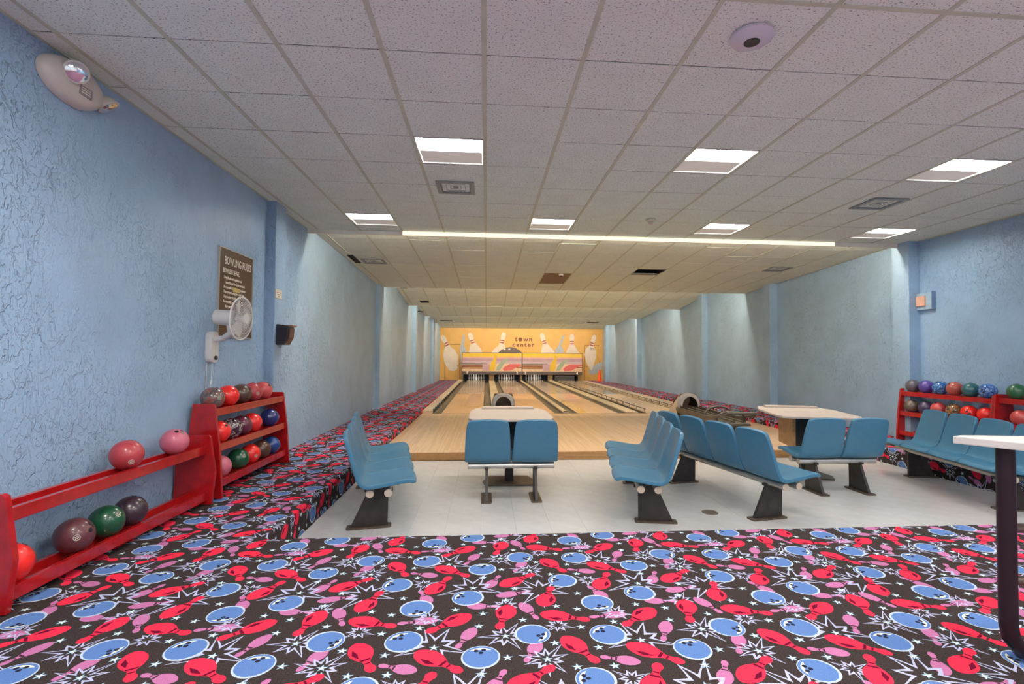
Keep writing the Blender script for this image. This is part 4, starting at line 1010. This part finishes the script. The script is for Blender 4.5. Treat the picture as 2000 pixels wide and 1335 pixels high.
MB().lathe([(.052, .042), (.05, .056), (.002, .060)], 20, qm).build('badge', M['white'], t, smooth=.6)
for k in range(3):
    bl = MB(); a0 = 2 * PI * k / 3; N = 6; vs = []
    for i in range(N + 1):
        r = .03 + (.165) * i / N; wd = .45 + .35 * math.sin(PI * min(1, i / N * .8 + .1))
        vs += [(math.cos(a0 - wd * .6) * r, math.sin(a0 - wd * .6) * r, -.016), (math.cos(a0 + wd * .6) * r, math.sin(a0 + wd * .6) * r, .016)]
    bl.add(vs, [(2 * i, 2 * i + 1, 2 * i + 3, 2 * i + 2) for i in range(N)], qm); bl.build('blade', simple('fan_blade', (.55, .52, .49), .4), t)
MB().lathe([(.035, -.05), (.035, .03), (.01, .04)], 14, qm).build('blade_hub', M['white'], t, smooth=.7)
MB().tube([(.04, .0, -.16), (.03, 0, -.45), (.028, 0, -.75)], .0025, 5).build('pull_cord', M['white'], t)
MB().tube([(.032, .0, -.33), (.032, 0, -.37)], .009, 8).build('cord_knob', M['white'], t)
MB().tube([(.008, -.04, -.15), (.008, -.05, -.6), (.008, -.05, -.9)], .004, 5).build('power_cord', M['white'], t)
# dispenser and note beside the first pilaster
t = thing('dispenser', (XL + .11, 7.03, .125 + EYE), 'dark wall dispenser with brown front on the left wall on the first pilaster', 'dispenser')
MB().prism([(0, 0), (.11, .0), (.145, .10), (.16, .25), (.02, .27), (0, .27)], -.10, .10, Matrix(((1, 0, 0, 0), (0, 0, -1, 0), (0, 1, 0, 0), (0, 0, 0, 1)))).build('body', simple('dispenser_dark', (.022, .018, .025), .3), t, bevel=.012)
MB().prism([(.112, .03), (.148, .11), (.158, .22), (.17, .22), (.162, .10), (.122, .02)], -.08, .08, Matrix(((1, 0, 0, 0), (0, 0, -1, 0), (0, 1, 0, 0), (0, 0, 0, 1)))).build('front_cover', simple('dispenser_brown', (.10, .045, .035), .35), t)
MB().box(.13, .20, -.08, .08, .24, .262).build('hood_lip', simple('dispenser_tan', (.26, .16, .13), .4), t, bevel=.004)
t = thing('wall_notice', (XL + .11, 6.98, .735 + EYE), 'small cream notice plate on the pilaster above the dark dispenser', 'notice')
MB().box(0, .008, -.10, .10, 0, .115).build('plate', simple('notice_cream', (.68, .62, .50), .5), t, bevel=.002)
for q, (a, b_) in enumerate(((-.06, .06), (-.05, .05), (-.015, .015))): MB().box(.008, .009, a, b_, .07 - q * .022, .076 - q * .022).build('print_line', M['leg'], t)
# right wall control box and conduit
t = thing('control_box', (XR, 8.0, .96 + EYE), 'blue painted control box with orange dial on the right wall by the pilaster', 'control box')
MB().box(-.06, 0, -.17, .16, -.14, .14).build('cover', simple('box_blue', (.36, .50, .62), .4), t, bevel=.008)
MB().box(-.085, -.06, -.06, .11, -.08, .085).build('window', simple('dial_peach', (.72, .42, .30), .4), t, bevel=.004)
MB().box(-.07, -.005, -.19, -.175, -.13, .15).build('hinge_strip', simple('box_blue_dark', (.18, .28, .44), .4), t)
MB().tube([(-.03, .13, .14), (-.03, .13, 1.02)], .013, 8).build('conduit', simple('conduit_blue', (.30, .42, .55), .4), t, smooth=.8)

# ------------------------------------------------------------------ floor drain plate
t = thing('floor_plate', (2.36, 5.28, 0), 'round grey metal cover plate set in the vinyl floor', 'floor plate')
MB().lathe([(.085, 0), (.085, .004), (.06, .005), (.002, .005)], 28).build('cover', simple('plate_metal', (.22, .18, .14), .45, .4), t, smooth=.5)
MB().lathe([(.012, .0), (.012, .0065), (.002, .0065)], 8, Matrix.Translation((.05, 0, 0))).build('screw', M['leg'], t)

# ------------------------------------------------------------------ bar table in the right foreground
t = thing('bar_table', (2.412, 2.22, ZP), 'tall grey-topped table with dark tube leg cut off by the right edge', 'table')
H = 1.63 - .37 - ZP
top = [(-.165, .10), (-.02, -.12), (.14, -.36), (.40, -.50), (1.05, -.45), (1.15, -.2), (1.1, -.05), (.4, .06), (.0, .115), (-.10, .125)]
MB().prism(top, H - .036, H).build('table_top', simple('table_grey_top', (.55, .53, .50), .35, var=.05), t, bevel=.006)
leg_path = [(0.0, 0, H - .036), (0.0, 0, .16), (.012, 0, .10), (.05, -.01, .045), (.12, -.02, .03), (.75, -.15, .03)]
MB().tube(leg_path, .036, 16).build('leg', M['postblack'], t, smooth=.9)
MB().tube([(.03, 0, .60), (.5, -.08, .60)], .022, 10).build('rung', simple('rung_bronze', (.16, .12, .10), .35, .6), t, smooth=.8)
MB().tube([(.03, 0, .36), (.5, -.08, .36)], .022, 10).build('rung', simple('rung_bronze', (.16, .12, .10), .35, .6), t, smooth=.8)
MB().tube([(.75, -.15, .03), (.75, -.15, H - .036)], .040, 16).build('leg', M['postblack'], t, smooth=.9)
